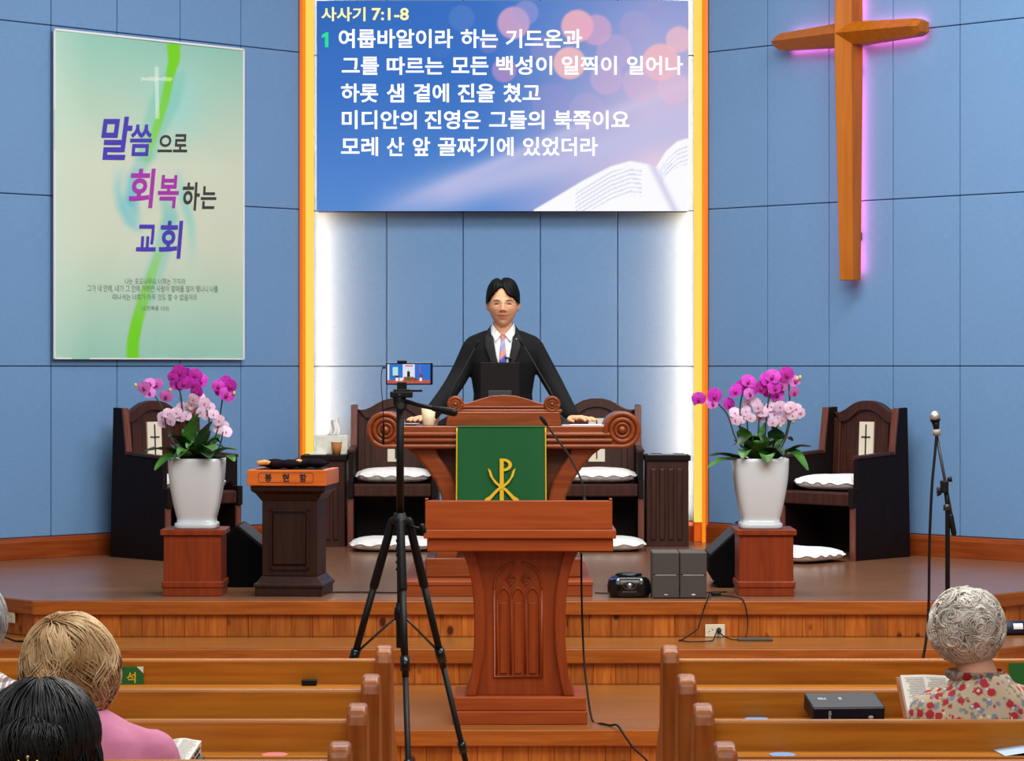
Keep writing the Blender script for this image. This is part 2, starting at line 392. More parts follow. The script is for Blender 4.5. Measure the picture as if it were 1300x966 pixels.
# ---- lit wooden reveals of the niche
M['led'] = emit('led_warm', S(255, 212, 96), 1.08)
M['edgeglow'] = emit('trim_edge_glow', S(255, 150, 36), .95)  # LED light on the orange trim wood, put in as emission
M['trimwood'] = wood('trim_orange', S(238, 112, 20), S(248, 126, 30), 'Z', 2, 14, .4, .1)
def reveal(name, x0, s, label):
    t = bpy.data.objects.new(name, None); COL.objects.link(t); t.location = (x0, 17.57, ZS); struct(t, label)
    H = 5.0
    m = MB().box(*sorted((0, s*.034)), -.012, .16, 0, H); m.build('trim_post', M['trimwood'], t, bevel=.003)
    m = MB().box(*sorted((s*.020, s*.037)), -.016, .05, .0, H); m.build('glow_edge', M['edgeglow'], t)  # inner half of the wooden post, its lit look painted as a glow
    m = MB().box(*sorted((s*.034, s*.088)), .06, .16, 0, .13); m.build('trim_foot', M['trimwood'], t, bevel=.003)
    m = MB().prism([(s*.036, .05), (s*.062, .034), (s*.086, .05), (s*.086, .12), (s*.036, .12)], .13, H, 'z')
    m.build('led_diffuser', M['led'], t)
    return t
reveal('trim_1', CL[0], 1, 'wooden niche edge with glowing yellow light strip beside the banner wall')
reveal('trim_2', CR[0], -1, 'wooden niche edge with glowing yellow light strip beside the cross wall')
# cool white strip lamps behind the diffusers that wash the niche wall
for s, x in ((1, -1.296), (-1, 1.194)):
    area('led_wash', (x, 17.66, 2.9), (pi/2, 0, -s*math.radians(66)), .03, 4.4, 30, (1, .46, .22))
# ================================================================ SCREEN
DSC = 17.60
def scr(px, py, off=0.0): p = P(px, py, DSC); return Vector((p.x, p.y-off, p.z))
t = thing('led_screen', 'large wall screen showing white Korean verses over blue and pink light spots', 'screen', (0, 0, 0))
a, b_ = scr(402, 268), scr(874, 1)
t.location = (a.x, YB, a.z)
loc0 = t.location.copy()
MB().box(0, b_.x-a.x, DSC-YB+.004, -.002, 0, b_.z-a.z).build('housing', M['black'], t, bevel=.003)
def screen_cols(X, Y):
    n = X.shape; c = np.zeros(n+(3,))
    def mix(c, col, k): return c*(1-k[..., None])+np.array(col, float)*k[..., None]
    u = (X-402)/472; v = (Y-1)/267
    c[:] = (52, 110, 194)
    c = mix(c, (36, 94, 180), np.clip(1-v*3, 0, 1)*np.clip(1-u*2, 0, 1)*.6); c = mix(c, (84, 136, 208), np.clip(v*1.6-.6, 0, 1))
    c = mix(c, (128, 140, 212), np.clip((u-.36)*1.5, 0, 1)*np.clip(.35+v*.6, 0, 1))
    c = mix(c, (228, 202, 224), np.clip((u-.46)*2.3, 0, 1)*np.clip(.42+.75*v, 0, 1))
    c = mix(c, (190, 190, 228), np.exp(-((Y-(268-(X-480)*.28))/26)**2)*np.clip((X-450)/120, 0, 1)*.85)
    c = mix(c, (206, 200, 232), np.exp(-((Y-(262-(X-500)*.42))/9)**2)*np.clip((X-470)/150, 0, 1)*.55)
    for x, y, r, k, col in ((652,29,22,.75,(232,170,200)),(668,16,17,.5,(170,160,215)),(733,33,22,.85,(246,178,190)),(757,38,21,.6,(232,170,200)),
                        (806,33,21,.45,(176,160,208)),(839,79,25,.8,(248,186,194)),(723,80,22,.85,(250,190,190)),(640,89,17,.6,(214,150,196)),
                        (586,23,18,.35,(110,140,210)),(690,62,18,.3,(190,160,205)),(780,66,24,.45,(206,170,210)),(862,50,18,.7,(246,190,200)),
                        (770,100,22,.5,(214,176,212)),(815,105,26,.45,(222,182,212)),(855,112,22,.5,(232,190,214)),(700,130,26,.3,(170,150,205)),
                        (620,55,14,.35,(170,140,200)),(745,140,24,.3,(196,172,214)),(560,60,15,.2,(90,130,205)),(830,10,14,.4,(160,150,205))):
        d = np.hypot(X-x, Y-y); c = mix(c, col, np.clip((r-d)/3, 0, 1)*k)
    # open book in the lower right corner
    topL = np.interp(X, [676, 700, 740, 775, 800, 822, 832, 846, 860, 874], [266, 252, 228, 210, 203, 207, 212, 190, 178, 174])
    bk = np.clip((Y-topL)/2.5, 0, 1)*(X > 677)
    c = mix(c, (250, 250, 255), bk)
    ln = (np.sin((Y-topL)*1.15+(X-740)*.1) > .35)*bk*(((X > 730) & (X < 815) & (Y-topL > 8) & (Y-topL < 44)) | ((X > 838) & (Y-topL > 10) & (Y-topL < 34)))
    c = mix(c, (196, 198, 226), ln*.55)
    c = mix(c, (200, 196, 226), np.exp(-((X-(828+(Y-210)*.5))/5)**2)*bk*.7)
    return srgb2lin(c)
NX, NY = 330, 186
mb = MB().grid(lambda u, v: ((b_.x-a.x)*u, DSC-YB, (b_.z-a.z)*v), NX, NY, False)
m = mb.mesh('picture', recalc=False)
V = np.array(mb.v); XX = 402+472*V[:, 0]/(b_.x-a.x); YY = 268-267*V[:, 2]/(b_.z-a.z)
cc = screen_cols(XX, YY); color_attr(m, np.hstack([cc, np.ones((len(cc), 1))]))
put(m, 'picture', picture('screen_picture', 1.0), t)
loc = lambda px, py: scr(px, py, .002)-loc0
M['txtwhite'] = emit('screen_white', (1, 1, 1, 1), 1.25); M['txtyellow'] = emit('screen_yellow', S(255, 250, 170), 1.05); M['txtgreen'] = emit('screen_green', S(50, 226, 150), 1.0)
letters_each([('사사기', 408, 464, 9, 27, .022), ('7:1-8', 472, 519, 10, 26, .022)], loc, M['txtyellow'], t)
MB().add([loc(*p_) for p_ in ((412.5, 60), (412.5, 46.5), (408.5, 48.5), (408.5, 44.5), (413.5, 41), (417, 41), (417, 60))], [tuple(range(7))]).build('lettering', M['txtgreen'], t, recalc=False)
for words in ([('여룹바알이라', 430, 575, 37, 61), ('하는', 585, 632, 37, 61), ('기드온과', 642, 739, 37, 61)],
              [('그를', 434, 481, 72, 95), ('따르는', 491, 563, 72, 95), ('모든', 573, 620, 72, 95), ('백성이', 630, 701, 71, 95), ('일찍이', 713, 783, 71, 95), ('일어나', 796, 867, 71, 95)],
              [('하롯', 433, 480, 106, 130), ('샘', 491, 513, 106, 130), ('곁에', 525, 570, 106, 130), ('진을', 581, 628, 106, 130), ('쳤고', 639, 686, 106, 130)],
              [('미디안의', 434, 529, 140, 164), ('진영은', 539, 610, 140, 164), ('그들의', 621, 691, 140, 164), ('북쪽이요', 703, 799, 140, 164)],
              [('모레', 433, 480, 174, 198), ('산', 491, 513, 174, 198), ('앞', 524, 546, 174, 198), ('골짜기에', 556, 652, 174, 198), ('있었더라', 664, 759, 174, 198)]):
    letters_each([w_+(.020,) for w_ in words], loc, M['txtwhite'], t)
# ================================================================ BANNER
def on_left(px, py, off=.0):          # ray through a pixel onto a plane parallel to the left wall
    k = CL[0]-(CL[1]-off*math.sqrt(2)) # X - Y constant on the plane
    r = (px-650)/F; Y = -k/(1-r)*1.0
    Y = k/(r-1)
    return Vector((r*Y, Y, EYE-(py-466)*Y/F))
c00, c10, c11, c01 = on_left(67, 457, .03), on_left(309, 455.5, .03), on_left(309, 62, .03), on_left(67, 36, .03)
W_ = (Vector((c10.x, c10.y, 0))-Vector((c00.x, c00.y, 0))).length; zt, zb = (c01.z+c11.z)/2, (c00.z+c10.z)/2; Hb = zt-zb
t = thing('church_banner', 'pale green hanging banner with purple Korean brush lettering on the blue wall', 'banner', (c00.x, c00.y, zb), pi/4)
def rip(u, v): return .006*math.sin(u*5+v*3)+.004*math.sin(v*11+u*7)+.004*math.sin(u*17-v*6)*(1-v)
NX, NY = 150, 240
mb = MB().grid(lambda u, v: (W_*u, -.004-abs(rip(u, v)), Hb*v), NX, NY, True)
V = np.array(mb.v); U = V[:, 0]/W_; W2 = V[:, 2]/Hb
X = 67+242*U; Y = 36+26*U+(1-W2)*(421-27.5*U)
c = np.zeros((len(U), 3)); c[:] = (200, 211, 192)
def mix(c, col, k): return c*(1-k[:, None])+np.array(col, float)*k[:, None]
edge = np.clip(np.abs(W2-.48)*2.2-.25, 0, 1)**1.1
c = mix(c, (128, 192, 178), edge*.95)
c = mix(c, (152, 210, 204), np.exp(-(((X-222)/34)**2+((Y-130)/46)**2))*.8)
c = mix(c, (196, 222, 206), np.clip((.18-U)/.18, 0, 1)*.5)
def ribbon(c, pts, wd, col, k, soft=3):
    ys = [p[1] for p in pts]; xs = np.interp(Y, ys, [p[0] for p in pts]); ww = np.interp(Y, ys, [p[2] for p in pts]) if len(pts[0]) > 2 else wd
    kk = np.interp(Y, ys, [p[3] for p in pts]) if len(pts[0]) > 3 else k
    on = (Y >= ys[0]) & (Y <= ys[-1])
    return mix(c, col, np.clip((ww-np.abs(X-xs))/soft, 0, 1)*kk*on)
c = ribbon(c, [(150, 205, 14, 0), (145, 240, 10, .5), (152, 265, 12, .75), (163, 285, 13, .6), (178, 300, 10, 0)], 0, (110, 190, 204), 1, 10)
c = ribbon(c, [(186, 190, 18, .1), (165, 225, 12, .5), (162, 255, 12, .75), (172, 285, 9, .1)], 0, (80, 180, 206), 1, 9)
c = ribbon(c, [(222, 215, 8, .1), (228, 250, 10, .6), (238, 285, 9, .55), (240, 320, 10, .2), (236, 352, 8, 0)], 0, (120, 200, 196), 1, 8)
c = ribbon(c, [(218, 90, 20, .25), (205, 130, 24, .4), (188, 170, 20, .4), (178, 205, 14, .4)], 0, (100, 190, 170), 1, 8)
c = ribbon(c, [(206, 250, 12, .3), (212, 275, 14, .6), (204, 310, 16, .4), (192, 345, 16, .3), (178, 390, 14, .2)], 0, (96, 190, 190), 1, 8)
c = ribbon(c, [(216, 55, 10, .95), (217, 75, 9, .95), (212, 95, 7, .9), (204, 130, 7, .7), (194, 160, 7, .6), (184, 190, 6, .4), (178, 215, 6, 0)], 0, (112, 206, 26), 1, 3)
c = ribbon(c, [(204, 305, 6, 0), (194, 330, 7, .35), (184, 360, 8, .45), (176, 385, 9, .6), (168, 415, 9, .95), (164, 435, 9, .97), (163, 458, 9, .97)], 0, (108, 206, 30), 1, 3)
c = mix(c, (236, 240, 232), ((np.abs(X-194) < 2.2) & (Y > 84) & (Y < 150))*.5)
c = mix(c, (236, 240, 232), ((np.abs(Y-100) < 2.2) & (X > 175) & (X < 214))*.5)
m = mb.mesh('print', recalc=False); color_attr(m, np.hstack([srgb2lin(c), np.ones((len(c), 1))]))
put(m, 'cloth', picture('banner_print', 0, .75), t)
hem = plain('banner_hem', S(226, 226, 226), .7)
for x0, x1, z0, z1 in ((0, W_, Hb-.012, Hb), (0, W_, 0, .008), (0, .01, 0, Hb), (W_-.012, W_, 0, Hb)):
    MB().box(x0, x1, -.013, -.002, z0, z1).build('hem', hem, t)
def bl(px, py):
    u = (px-67)/242; v = 1-(py-36-26*u)/(421-27.5*u); return (W_*u, -.0065-abs(rip(u, v)), Hb*v)
M['violet'] = plain('banner_violet', S(66, 52, 176), .7); M['purple'] = plain('banner_purple', S(160, 44, 170), .7)
M['charcoal'] = plain('banner_charcoal', S(52, 50, 48), .7); M['smalltext'] = plain('banner_small_text', S(120, 138, 118), .8)
for items, mt in (([('말', 125, 163, 148, 203, .022, .15), ('씀', 160, 187, 158, 198, .022, .1), ('교', 168, 193, 285, 319, .022, .1), ('회', 197, 228, 280, 328, .022, .1)], 'violet'),
                  ([('회', 159, 192, 214, 264, .022, .1), ('복', 195, 222, 222, 264, .022, .1)], 'purple'),
                  ([('으', 194, 213, 171, 193, .022, .1), ('로', 214, 233, 170, 193, .022, .1), ('하', 227, 249, 231, 267, .022, .1), ('는', 250, 271, 236, 265, .022, .1)], 'charcoal')):
    letters_each(items, bl, M[mt], t)
letters_each([('나는 포도나무요 너희는 가지라', 154, 231, 353, 361, 0), ('그가 내 안에, 내가 그 안에 거하면 사람이 열매를 많이 맺나니 나를', 107, 274, 362, 371, 0),
           ('떠나서는 너희가 아무 것도 할 수 없음이라', 139, 246, 373, 381, 0), ('(요한복음 15:5)', 175, 210, 388, 395, 0)], bl, M['smalltext'], t)
# ================================================================ CROSS on the right wall
def on_right(px, py, off=0.0):
    k = CR[0]+CR[1]-off*math.sqrt(2); r = (px-650)/F; Y = k/(1+r); return Vector((r*Y, Y, EYE-(py-466)*Y/F))
o0 = on_right(1077, 44, .10); zc = o0.z
foot = on_right(1077, 356, .10).z
t = thing('wall_cross', 'big faceted wooden cross glowing pink from behind on the blue wall', 'cross', (o0.x, o0.y, foot), -pi/4)
h0 = zc-foot                          # crossing height above the foot
def beam(c0, c1, w0, w1, d0, d1, ax, s0=.05, s1=.05):
    """ridged beam from c0 to c1 along ax ('x' or 'z'); w half width, d ridge depth; wall side at y=+.06"""
    rings = []
    for c_, w_, d_, sd in ((c0, w0, d0, s0), (c1, w1, d1, s1)):
        prof = [(-w_, .06), (-w_, .06-sd), (0, .06-sd-d_), (w_, .06-sd), (w_, .06)]
        rings.append([((p, y, c_) if ax == 'z' else (c_, y, p+h0)) for p, y in prof])
    return MB().loft(rings, True, False)
mb = beam(0, h0, .052, .068, .066, .084, 'z', .080, .115); b2 = beam(h0, h0+.95, .068, .054, .084, .066, 'z', .115, .09); mb.add(b2.v, b2.f)
mb.build('upright_beam', M['cross'], t, bevel=.002)
for s in (-1, 1):
    m2 = beam(0, s*.53, .074, .052, .090, .062, 'x', .11, .085)
    rings = []
    for c_, k in ((s*.53, 1.0), (s*.57, .6)):
        prof = [(-.052*k, .06), (-.052*k, -.025), (0, -.025-.062*k), (.052*k, -.025), (.052*k, .06)]; rings.append([(c_, y, p+h0) for p, y in prof])
    e = MB().loft(rings, True, False); m2.add(e.v, e.f)
    m2.build('cross_arm', M['crossh'] if 'crossh' in M else M['cross'], t, bevel=.002)
M['pink'] = emit('neon_pink', (1, .14, .33, 1), 22)
nb = MB()
for xs in (-.028, .030):
    nb.box(xs-.006, xs+.006, .061, .070, .04, h0-.08); nb.box(xs-.006, xs+.006, .066, .078, h0+.08, h0+.9)
for s in (-1, 1):
    for zz in (-.04, .04):
        nb.box(*sorted((s*.1, s*.52)), .066, .078, h0+zz-.006, h0+zz+.006)
nb.build('neon_strip', M['pink'], t)
for zz in (.25, h0-.25):
    MB().box(-.03, .03, .06, .10, zz, zz+.05).build('wall_bracket', M['darkmetal'], t)
# ================================================================ PULPIT on its platform
YF = 13.65; PX = -.042; ZB = .595
t = thing('pulpit_platform', 'low cherry wood plinth board under the big pulpit', 'platform', (PX-.03, 13.42, ZS))
MB().box(-.475, .475, 0, 1.4, 0, .075).build('body', M['lectern'], t, bevel=.004, seg=2)
MB().box(-.48, .48, -.006, .03, .055, .0765).build('edge_strip', M['lectern'], t, bevel=.003)
t = thing('pulpit', 'wide cherry wood pulpit with scroll ends and curved braces', 'pulpit', (PX, YF, ZB))
zv = 1.349-ZB; xv = .604; R_ = .096
# desk slab
MB().box(-xv, xv, .012, .52, zv-.084, zv+.02).build('desk_top', M['pulpit'], t, bevel=.004)
for s in (-1, 1):
    prof = [(s*xv+R_*.93*math.cos(a_), zv+R_*.93*math.sin(a_)) for a_ in np.linspace(0, 2*pi, 36, endpoint=False)]
    v = MB().prism(prof, .006, .52, 'y', True).build('scroll', M['pulpit'], t)
    bead = MB()
    for r_, rt in ((.056, .013), (.033, .010)):
        bead.tube([(s*xv+r_*math.cos(a_), .003, zv+r_*math.sin(a_)) for a_ in np.linspace(0, 2*pi, 40)], rt, 8, cap=False)
    bead.ell((s*xv, .0, zv), (.022, .022, .022), 14, 8)
    bead.build('volute', M['pulpit'], v)
for r_, rt in ((.083, .0135), (.053, .0125), (.022, .0115)):     # mouldings running from scroll to scroll
    pts = []
    if r_ > .08:
        for a_ in np.linspace(math.radians(-5), math.radians(270), 40): pts.append((-xv+r_*math.cos(a_), .004, zv+r_*math.sin(a_)))
        for a_ in np.linspace(math.radians(-90), math.radians(185), 40): pts.append((xv+r_*math.cos(a_), .004, zv+r_*math.sin(a_)))
    else:
        pts = [(-xv+.055+(.06-r_)*.3, .004, zv-r_), (0, .004, zv-r_), (xv-.055-(.06-r_)*.3, .004, zv-r_)]
    MB().tube(pts, rt, 8, round_=True).build('moulding', M['pulpit'], t)
# book rest with its own little scrolls
zr = zv+.02
def arch(x):
    a_ = abs(x)
    return np.interp(a_, [0, .06, .12, .18, .215, .25], [.158, .154, .138, .118, .112, .112])
top = [(x, zr+float(arch(x))) for x in np.linspace(.25, -.25, 41)]
br = MB().prism([(-.25, zr+.07), (.25, zr+.07)]+top, .04, .085, 'y').build('book_rest', M['pulpit'], t, bevel=.002)
MB().prism([(-.295, zr), (.295, zr), (.285, zr+.072), (-.285, zr+.072)], .02, .10, 'y').build('book_rest_base', M['pulpit'], t, bevel=.003)
MB().tube([(-.29, .036, zr+.078), (.29, .036, zr+.078)], .009, 8, round_=True).tube([(-.27, .038, zr+.096), (.27, .038, zr+.096)], .006, 8, round_=True).build('moulding', M['pulpit'], t)
for s in (-1, 1):
    x = s*.247; z = zr+.112
    MB().prism([(x+.043*math.cos(a_), z+.043*math.sin(a_)) for a_ in np.linspace(0, 2*pi, 24, endpoint=False)], .03, .09, 'y', True).build('rest_scroll', M['pulpit'], t)
    m2 = MB().tube([(x+.034*math.cos(a_), .03, z+.034*math.sin(a_)) for a_ in np.linspace(0, 2*pi, 24)], .007, 6)
    m2.tube([(x+.018*math.cos(a_), .03, z+.018*math.sin(a_)) for a_ in np.linspace(0, 2*pi, 20)], .005, 6).ell((x, .027, z), (.01, .01, .01), 10, 6)
    m2.build('rest_volute', M['pulpit'], t)
# body under the desk: dark recessed panel, curved braces, foot
zl = zv-.084
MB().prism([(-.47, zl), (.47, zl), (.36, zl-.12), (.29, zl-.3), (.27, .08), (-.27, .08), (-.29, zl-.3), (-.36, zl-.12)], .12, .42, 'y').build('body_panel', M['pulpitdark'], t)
for s in (-1, 1):
    out = [(.515, 0), (.455, -.045), (.40, -.11), (.352, -.18), (.318, -.26), (.305, -.36), (.32, -.48), (.36, -.58)]
    inn = [(.24, -.58), (.222, -.48), (.218, -.36), (.225, -.27), (.25, -.18), (.29, -.11), (.33, -.05), (.345, 0)]
    MB().prism([(s*x, zl+z) for x, z in out+inn], .05, .18, 'y').build('brace', M['pulpit'], t, bevel=.018, seg=3)
MB().box(-.40, .40, .03, .46, 0, .10).build('foot', M['pulpit'], t, bevel=.006)
# ---- green parament
t = thing('pulpit_cloth', 'green cloth with a gold chi rho emblem hanging over the pulpit front', 'cloth', (0, 0, 0))
D_ = 13.61; a, b_ = P(580, 636, D_), P(692.5, 543, D_); wd = b_.x-a.x; hd = b_.z-a.z+.12
t.location = (a.x, D_, a.z-.12)
def cl(u, v): return (wd*(u+(.012*(1-v))*(u-.5)), -.006-.006*math.sin(u*7+1)*(1-v)-.004*math.sin(u*15)*(1-v), hd*v)
cb = MB().grid(cl, 40, 20); cb.build('cloth', M['green'], t, recalc=False)
MB().grid(lambda u, v: (wd*u, -.008+.22*v+.018*(v > 0), hd+.004+.005*math.sin(min(v*6, 1.57))), 10, 12).build('cloth_top', M['green'], t, recalc=False)
for u in (0, 1):
    MB().tube([Vector(cl(u, v))+Vector((0, -.003, 0)) for v in np.linspace(0, 1, 20)], .0035, 6).build('gold_edge', M['gold'], t)
# chi-rho: P crossed by a curved X
EO = [.0]
def em(px, py): p = P(px, py, D_-.004); return Vector((p.x-a.x, -.02-EO[0], p.z-(a.z-.12)))
def ribbon_poly(L_, R_2): 
    mb = MB(); n = len(L_)
    fr = [em(*p) for p in L_]+[em(*p) for p in R_2]; bk = [p+Vector((0, .004, 0)) for p in fr]
    mb.add(fr+bk, [(i, i+1, n+i+1, n+i) for i in range(n-1)]+[(2*n+i, 2*n+i+1, 3*n+i+1, 3*n+i) for i in range(n-1)]); return mb
e = ribbon_poly([(634.5, 582), (634.5, 650)], [(639.5, 582), (639.5, 650)])
ang = np.linspace(pi/2, -pi/2, 14)
EO[0] = .0012
r1 = ribbon_poly([(639+11*math.cos(x), 590-8.0*math.sin(x)) for x in ang], [(639+6.5*math.cos(x), 590-4.8*math.sin(x)) for x in ang]); e.add(r1.v, r1.f)
for s in (-1, 1):
    cx = 637; EO[0] += .0014
    L_ = [(cx+s*x, y) for x, y in ((17.5, 594), (15, 604), (9, 613), (2, 619), (-3, 622), (-8, 627), (-13, 633), (-17, 637), (-20, 642))]
    R2 = [(cx+s*x, y) for x, y in ((14, 597), (11, 606), (6, 612), (0, 616), (-6, 620), (-12, 626), (-16, 630), (-20, 632), (-23, 636))]
    r1 = ribbon_poly(L_, R2); e.add(r1.v, r1.f)
e.build('chi_rho_emblem', M['gold'], t)
# ================================================================ FRONT LECTERN
t = thing('lectern', 'cherry wood lectern with carved gothic arches standing on the low platform', 'lectern', ((660-650)*11.23/F, 11.23, ZP))
s_ = 11.23/F
def lz(py): return EYE-(py-466)*s_-ZP
MB().box(-.283, .283, 0, .40, 0, lz(903)).build('base', M['lectern'], t, bevel=.004, seg=2)
MB().box(-.278, .278, .006, .39, lz(903), lz(885)).build('base_upper', M['lectern'], t, bevel=.006, seg=2)
zb0, zt0 = lz(885), lz(699)
def colw(k):     # half width of the waisted column, k from foot to top
    return float(np.interp(k, [0, .05, .14, .25, .4, .55, .7, .82, .92, 1], [.232, .216, .205, .197, .192, .192, .197, .207, .224, .25]))
out = [(colw(k), zb0+(zt0-zb0)*k) for k in np.linspace(0, 1, 24)]
MB().prism([(-x, z) for x, z in out]+[(x, z) for x, z in out[::-1]], .06, .36, 'y').build('column', M['lecternv'], t, bevel=.003)
for s in (-1, 1):      # curved side wings in front of the column
    inn = [(float(np.interp(k, [0, .1, .3, .5, .7, .9, 1], [.185, .17, .150, .145, .15, .172, .19])), zb0+(zt0-zb0)*k) for k in np.linspace(0, 1, 24)]
    MB().prism([(s*x, z) for x, z in out]+[(s*x, z) for x, z in inn[::-1]], .034, .07, 'y').build('side_wing', M['lecternv'], t, bevel=.004)
# carved panel with three lancets
pz0, pz1 = lz(861), lz(722); pc = .0-.0075
fr = MB(); hw = .100; yb = .058
shoulder = pz0+(pz1-pz0)*.80
def lancet(x0, x1, z0, zs, r, rt):
    w2 = (x1-x0); pts = [(x0, yb, z0), (x0, yb, zs)]
    for a_ in np.linspace(pi, pi*.667, 8): pts.append((x1+w2*math.cos(a_), yb, zs+w2*math.sin(a_)))
    for a_ in np.linspace(pi*.333, 0, 8): pts.append((x0+w2*math.cos(a_), yb, zs+w2*math.sin(a_)))
    pts += [(x1, yb, z0)]
    fr.tube(pts, rt, 6)
fr.tube([(-hw+pc, yb, shoulder), (-hw+pc, yb, pz0), (hw+pc, yb, pz0), (hw+pc, yb, shoulder)], .006, 6)
pts = [(-hw+pc, yb, shoulder)]+[(pc-hw*math.cos(a_), yb, shoulder+.115*math.sin(a_)**.8*.98) for a_ in np.linspace(.05, pi/2-.15, 10)]
fr.tube(pts, .006, 6); fr.tube([(2*pc-x, y, z) for x, y, z in pts], .006, 6)
for i in range(3):
    x0 = pc-.090+i*.061; lancet(x0, x0+.058, pz0+.012, pz0+(pz1-pz0)*.71, .03, .0045)
for s in (-1, 1):
    for k in range(2):
        cx, cz = pc+s*.032, shoulder+.045
        fr.tube([(cx+.02*math.cos(a_)*(1 if k else .5), yb, cz+.026*math.sin(a_)*(1 if k else .5)) for a_ in np.linspace(0, 2*pi, 5)], .004, 6)
    for cx in (pc+s*.0305,):
        fr.tube([(cx+.009*math.cos(a_), yb, pz0+(pz1-pz0)*.70+.012*math.sin(a_)) for a_ in np.linspace(0, 2*pi, 5)], .003, 6)
fr.build('gothic_carving', M['lecternv'], t)
for i in range(3):
    x0 = pc-.090+i*.061
    MB().box(x0+.012, x0+.046, .054, .062, pz0+.012, pz0+(pz1-pz0)*.68).build('carved_fillet', M['lecternv'], t, bevel=.004)
hwT = 120*s_
MB().box(-hwT+.008, hwT-.006, -.03, .42, lz(699.5), lz(683)).build('top_moulding', M['lectern'], t, bevel=.004)
MB().box(-hwT-.006, hwT+.006, -.045, .43, lz(683), lz(671.5)).build('top_ledge', M['lectern'], t, bevel=.005, seg=2)
MB().prism([(-.03, lz(671.5)), (.43, lz(671.5)), (.43, lz(671.5)+.03), (.02, lz(635.5)), (-.03, lz(635.5))], -hwT, hwT-.01, 'x').build('reading_board', M['lectern'], t, bevel=.002)
for x0 in (-hwT, hwT-.022):
    MB().prism([(-.026, lz(634.5)), (.02, lz(634.5)), (.02, lz(632.5)), (-.026, lz(633))], x0, x0+.012, 'x').build('corner_cap', M['lectern'], t)
# ================================================================ CLERGY CHAIRS
def make_chair():
    t = thing('clergy_chair', 'x', 'chair')
    W, Dp = .57, .55; hw = W/2                     # origin at the middle of the back foot; front towards -y
    side = [(-Dp, 0), (-Dp, .315), (-Dp-.02, .315), (-Dp-.02, .43), (-Dp+.03, .43), (-Dp+.03, .60), (-.17, .62), (-.13, .90), (-.03, .905), (0, 0)]
    for s in (-1, 1):
        x0, x1 = sorted((s*(hw-.035), s*hw))
        p = MB().prism(side, x0, x1, 'x').build('side_panel', M['darkside'], t, bevel=.003)
        MB().prism([(-.176, .622), (-.136, .902), (-.118, .904), (-.158, .622)], x0-.004, x1+.004, 'x').build('front_post', M['darkred'], p, bevel=.003)
        MB().prism([(-Dp+.026, .602), (-Dp+.026, .622), (-.17, .642), (-.17, .62)], x0-.006, x1+.006, 'x').build('arm_cap', M['dark'], p, bevel=.004)
        MB().prism([(-Dp-.004, 0), (-Dp-.004, .312), (-Dp+.01, .312), (-Dp+.01, 0)], x0-.002, x1+.002, 'x').build('front_edge', M['darkred'], p, bevel=.002)
    xs = np.linspace(-hw+.035, hw-.035, 41)
    def top(x):
        k = abs(x)/(hw-.035); return .93-.005 if k < 0 else float(np.interp(k, [0, .15, .35, .5, .65, .8, .9, 1], [.945, .944, .932, .913, .89, .874, .870, .874]))
    lean = lambda z: -.075+.05*(z-.4)
    out = [(x, top(x)) for x in xs]
    def slab(poly, y0, th, name, mt, par, bev=.004):
        n = len(poly); mb = MB(); fr = [(x, lean(z)-y0, z) for x, z in poly]; bk = [(x, lean(z)-y0+th, z) for x, z in poly]
        mb.add(fr+bk, [tuple(range(n)), tuple(range(2*n-1, n-1, -1))]+[(i, (i+1) % n, n+(i+1) % n, n+i) for i in range(n)])
        return mb.build(name, mt, par, bevel=bev)
    slab([(-hw+.035, .38)]+[(x, z) for x, z in out]+[(hw-.035, .38)], 0, .03, 'backrest', M['dark'], t, .004)
    # raised frame: arched top rail and stiles
    inner = [(x*.80, top(x)-.058) for x in xs]
    slab([(x, z) for x, z in out]+[(x, z) for x, z in inner[::-1]], .022, .03, 'top_rail', M['dark'], t, .006)
    for s in (-1, 1):
        slab([(s*(hw-.036), .40), (s*(hw-.036), .84), (s*(hw-.036)*.80, .82), (s*(hw-.036)*.80, .40)], .016, .03, 'stile', M['dark'], t, .005)
        slab([(s*.165, .42), (s*.165, .80), (s*.158, .80), (s*.158, .42)], .010, .014, 'panel_bead', M['dark'], t, .002)
    pq = slab([(-.054, .53), (.054, .53), (.054, .815), (-.054, .815)], .012, .014, 'cross_plaque', M['cream'], t, .002); pq['label'] = 'cream plaque with a thin dark cross'
    slab([(-.004, .55), (.004, .55), (.004, .80), (-.004, .80)], .016, .006, 'plaque_cross', M['ink'], pq, 0)
    slab([(-.034, .718), (.034, .718), (.034, .726), (-.034, .726)], .016, .006, 'plaque_cross', M['ink'], pq, 0)
    MB().box(-hw+.036, hw-.036, -Dp+.0, -.06, .375, .405).build('seat', M['dark'], t, bevel=.006)
    MB().box(-hw+.036, hw-.036, -Dp-.012, -Dp+.02, .325, .40).build('front_rail', M['dark'], t, bevel=.008)
    MB().box(-hw+.036, hw-.036, -.16, -.14, .02, .375).build('modesty_board', M['darkside'], t)
    return t
ch = make_chair()
chairs = [(ch, (-.762, 17.62, ZS), 0, 'dark clergy chair directly behind the tripod, left of the pulpit'),
          (None, (.555, 17.62, ZS), 0, 'dark clergy chair in the niche beside the fluted cabinet'),
          (None, None, 0, 'dark clergy chair behind the orchid under the banner'),
          (None, None, 0, 'dark clergy chair against the wall below the cross')]
thR = -pi/4; d = Vector((math.sin(thR), -math.cos(thR), 0)) # facing
frontR = Vector((2.03, 15.86, 0)); lat = Vector((math.cos(thR), math.sin(thR), 0))
locR = frontR-lat*.285-d*.55
frontL = Vector((-2.05, 15.86, 0)); thL = pi/4; dL = Vector((math.sin(thL), -math.cos(thL), 0)); latL = Vector((math.cos(thL), math.sin(thL), 0))
locL = frontL+latL*.285-dL*.55
G = 'clergy chairs on the stage'
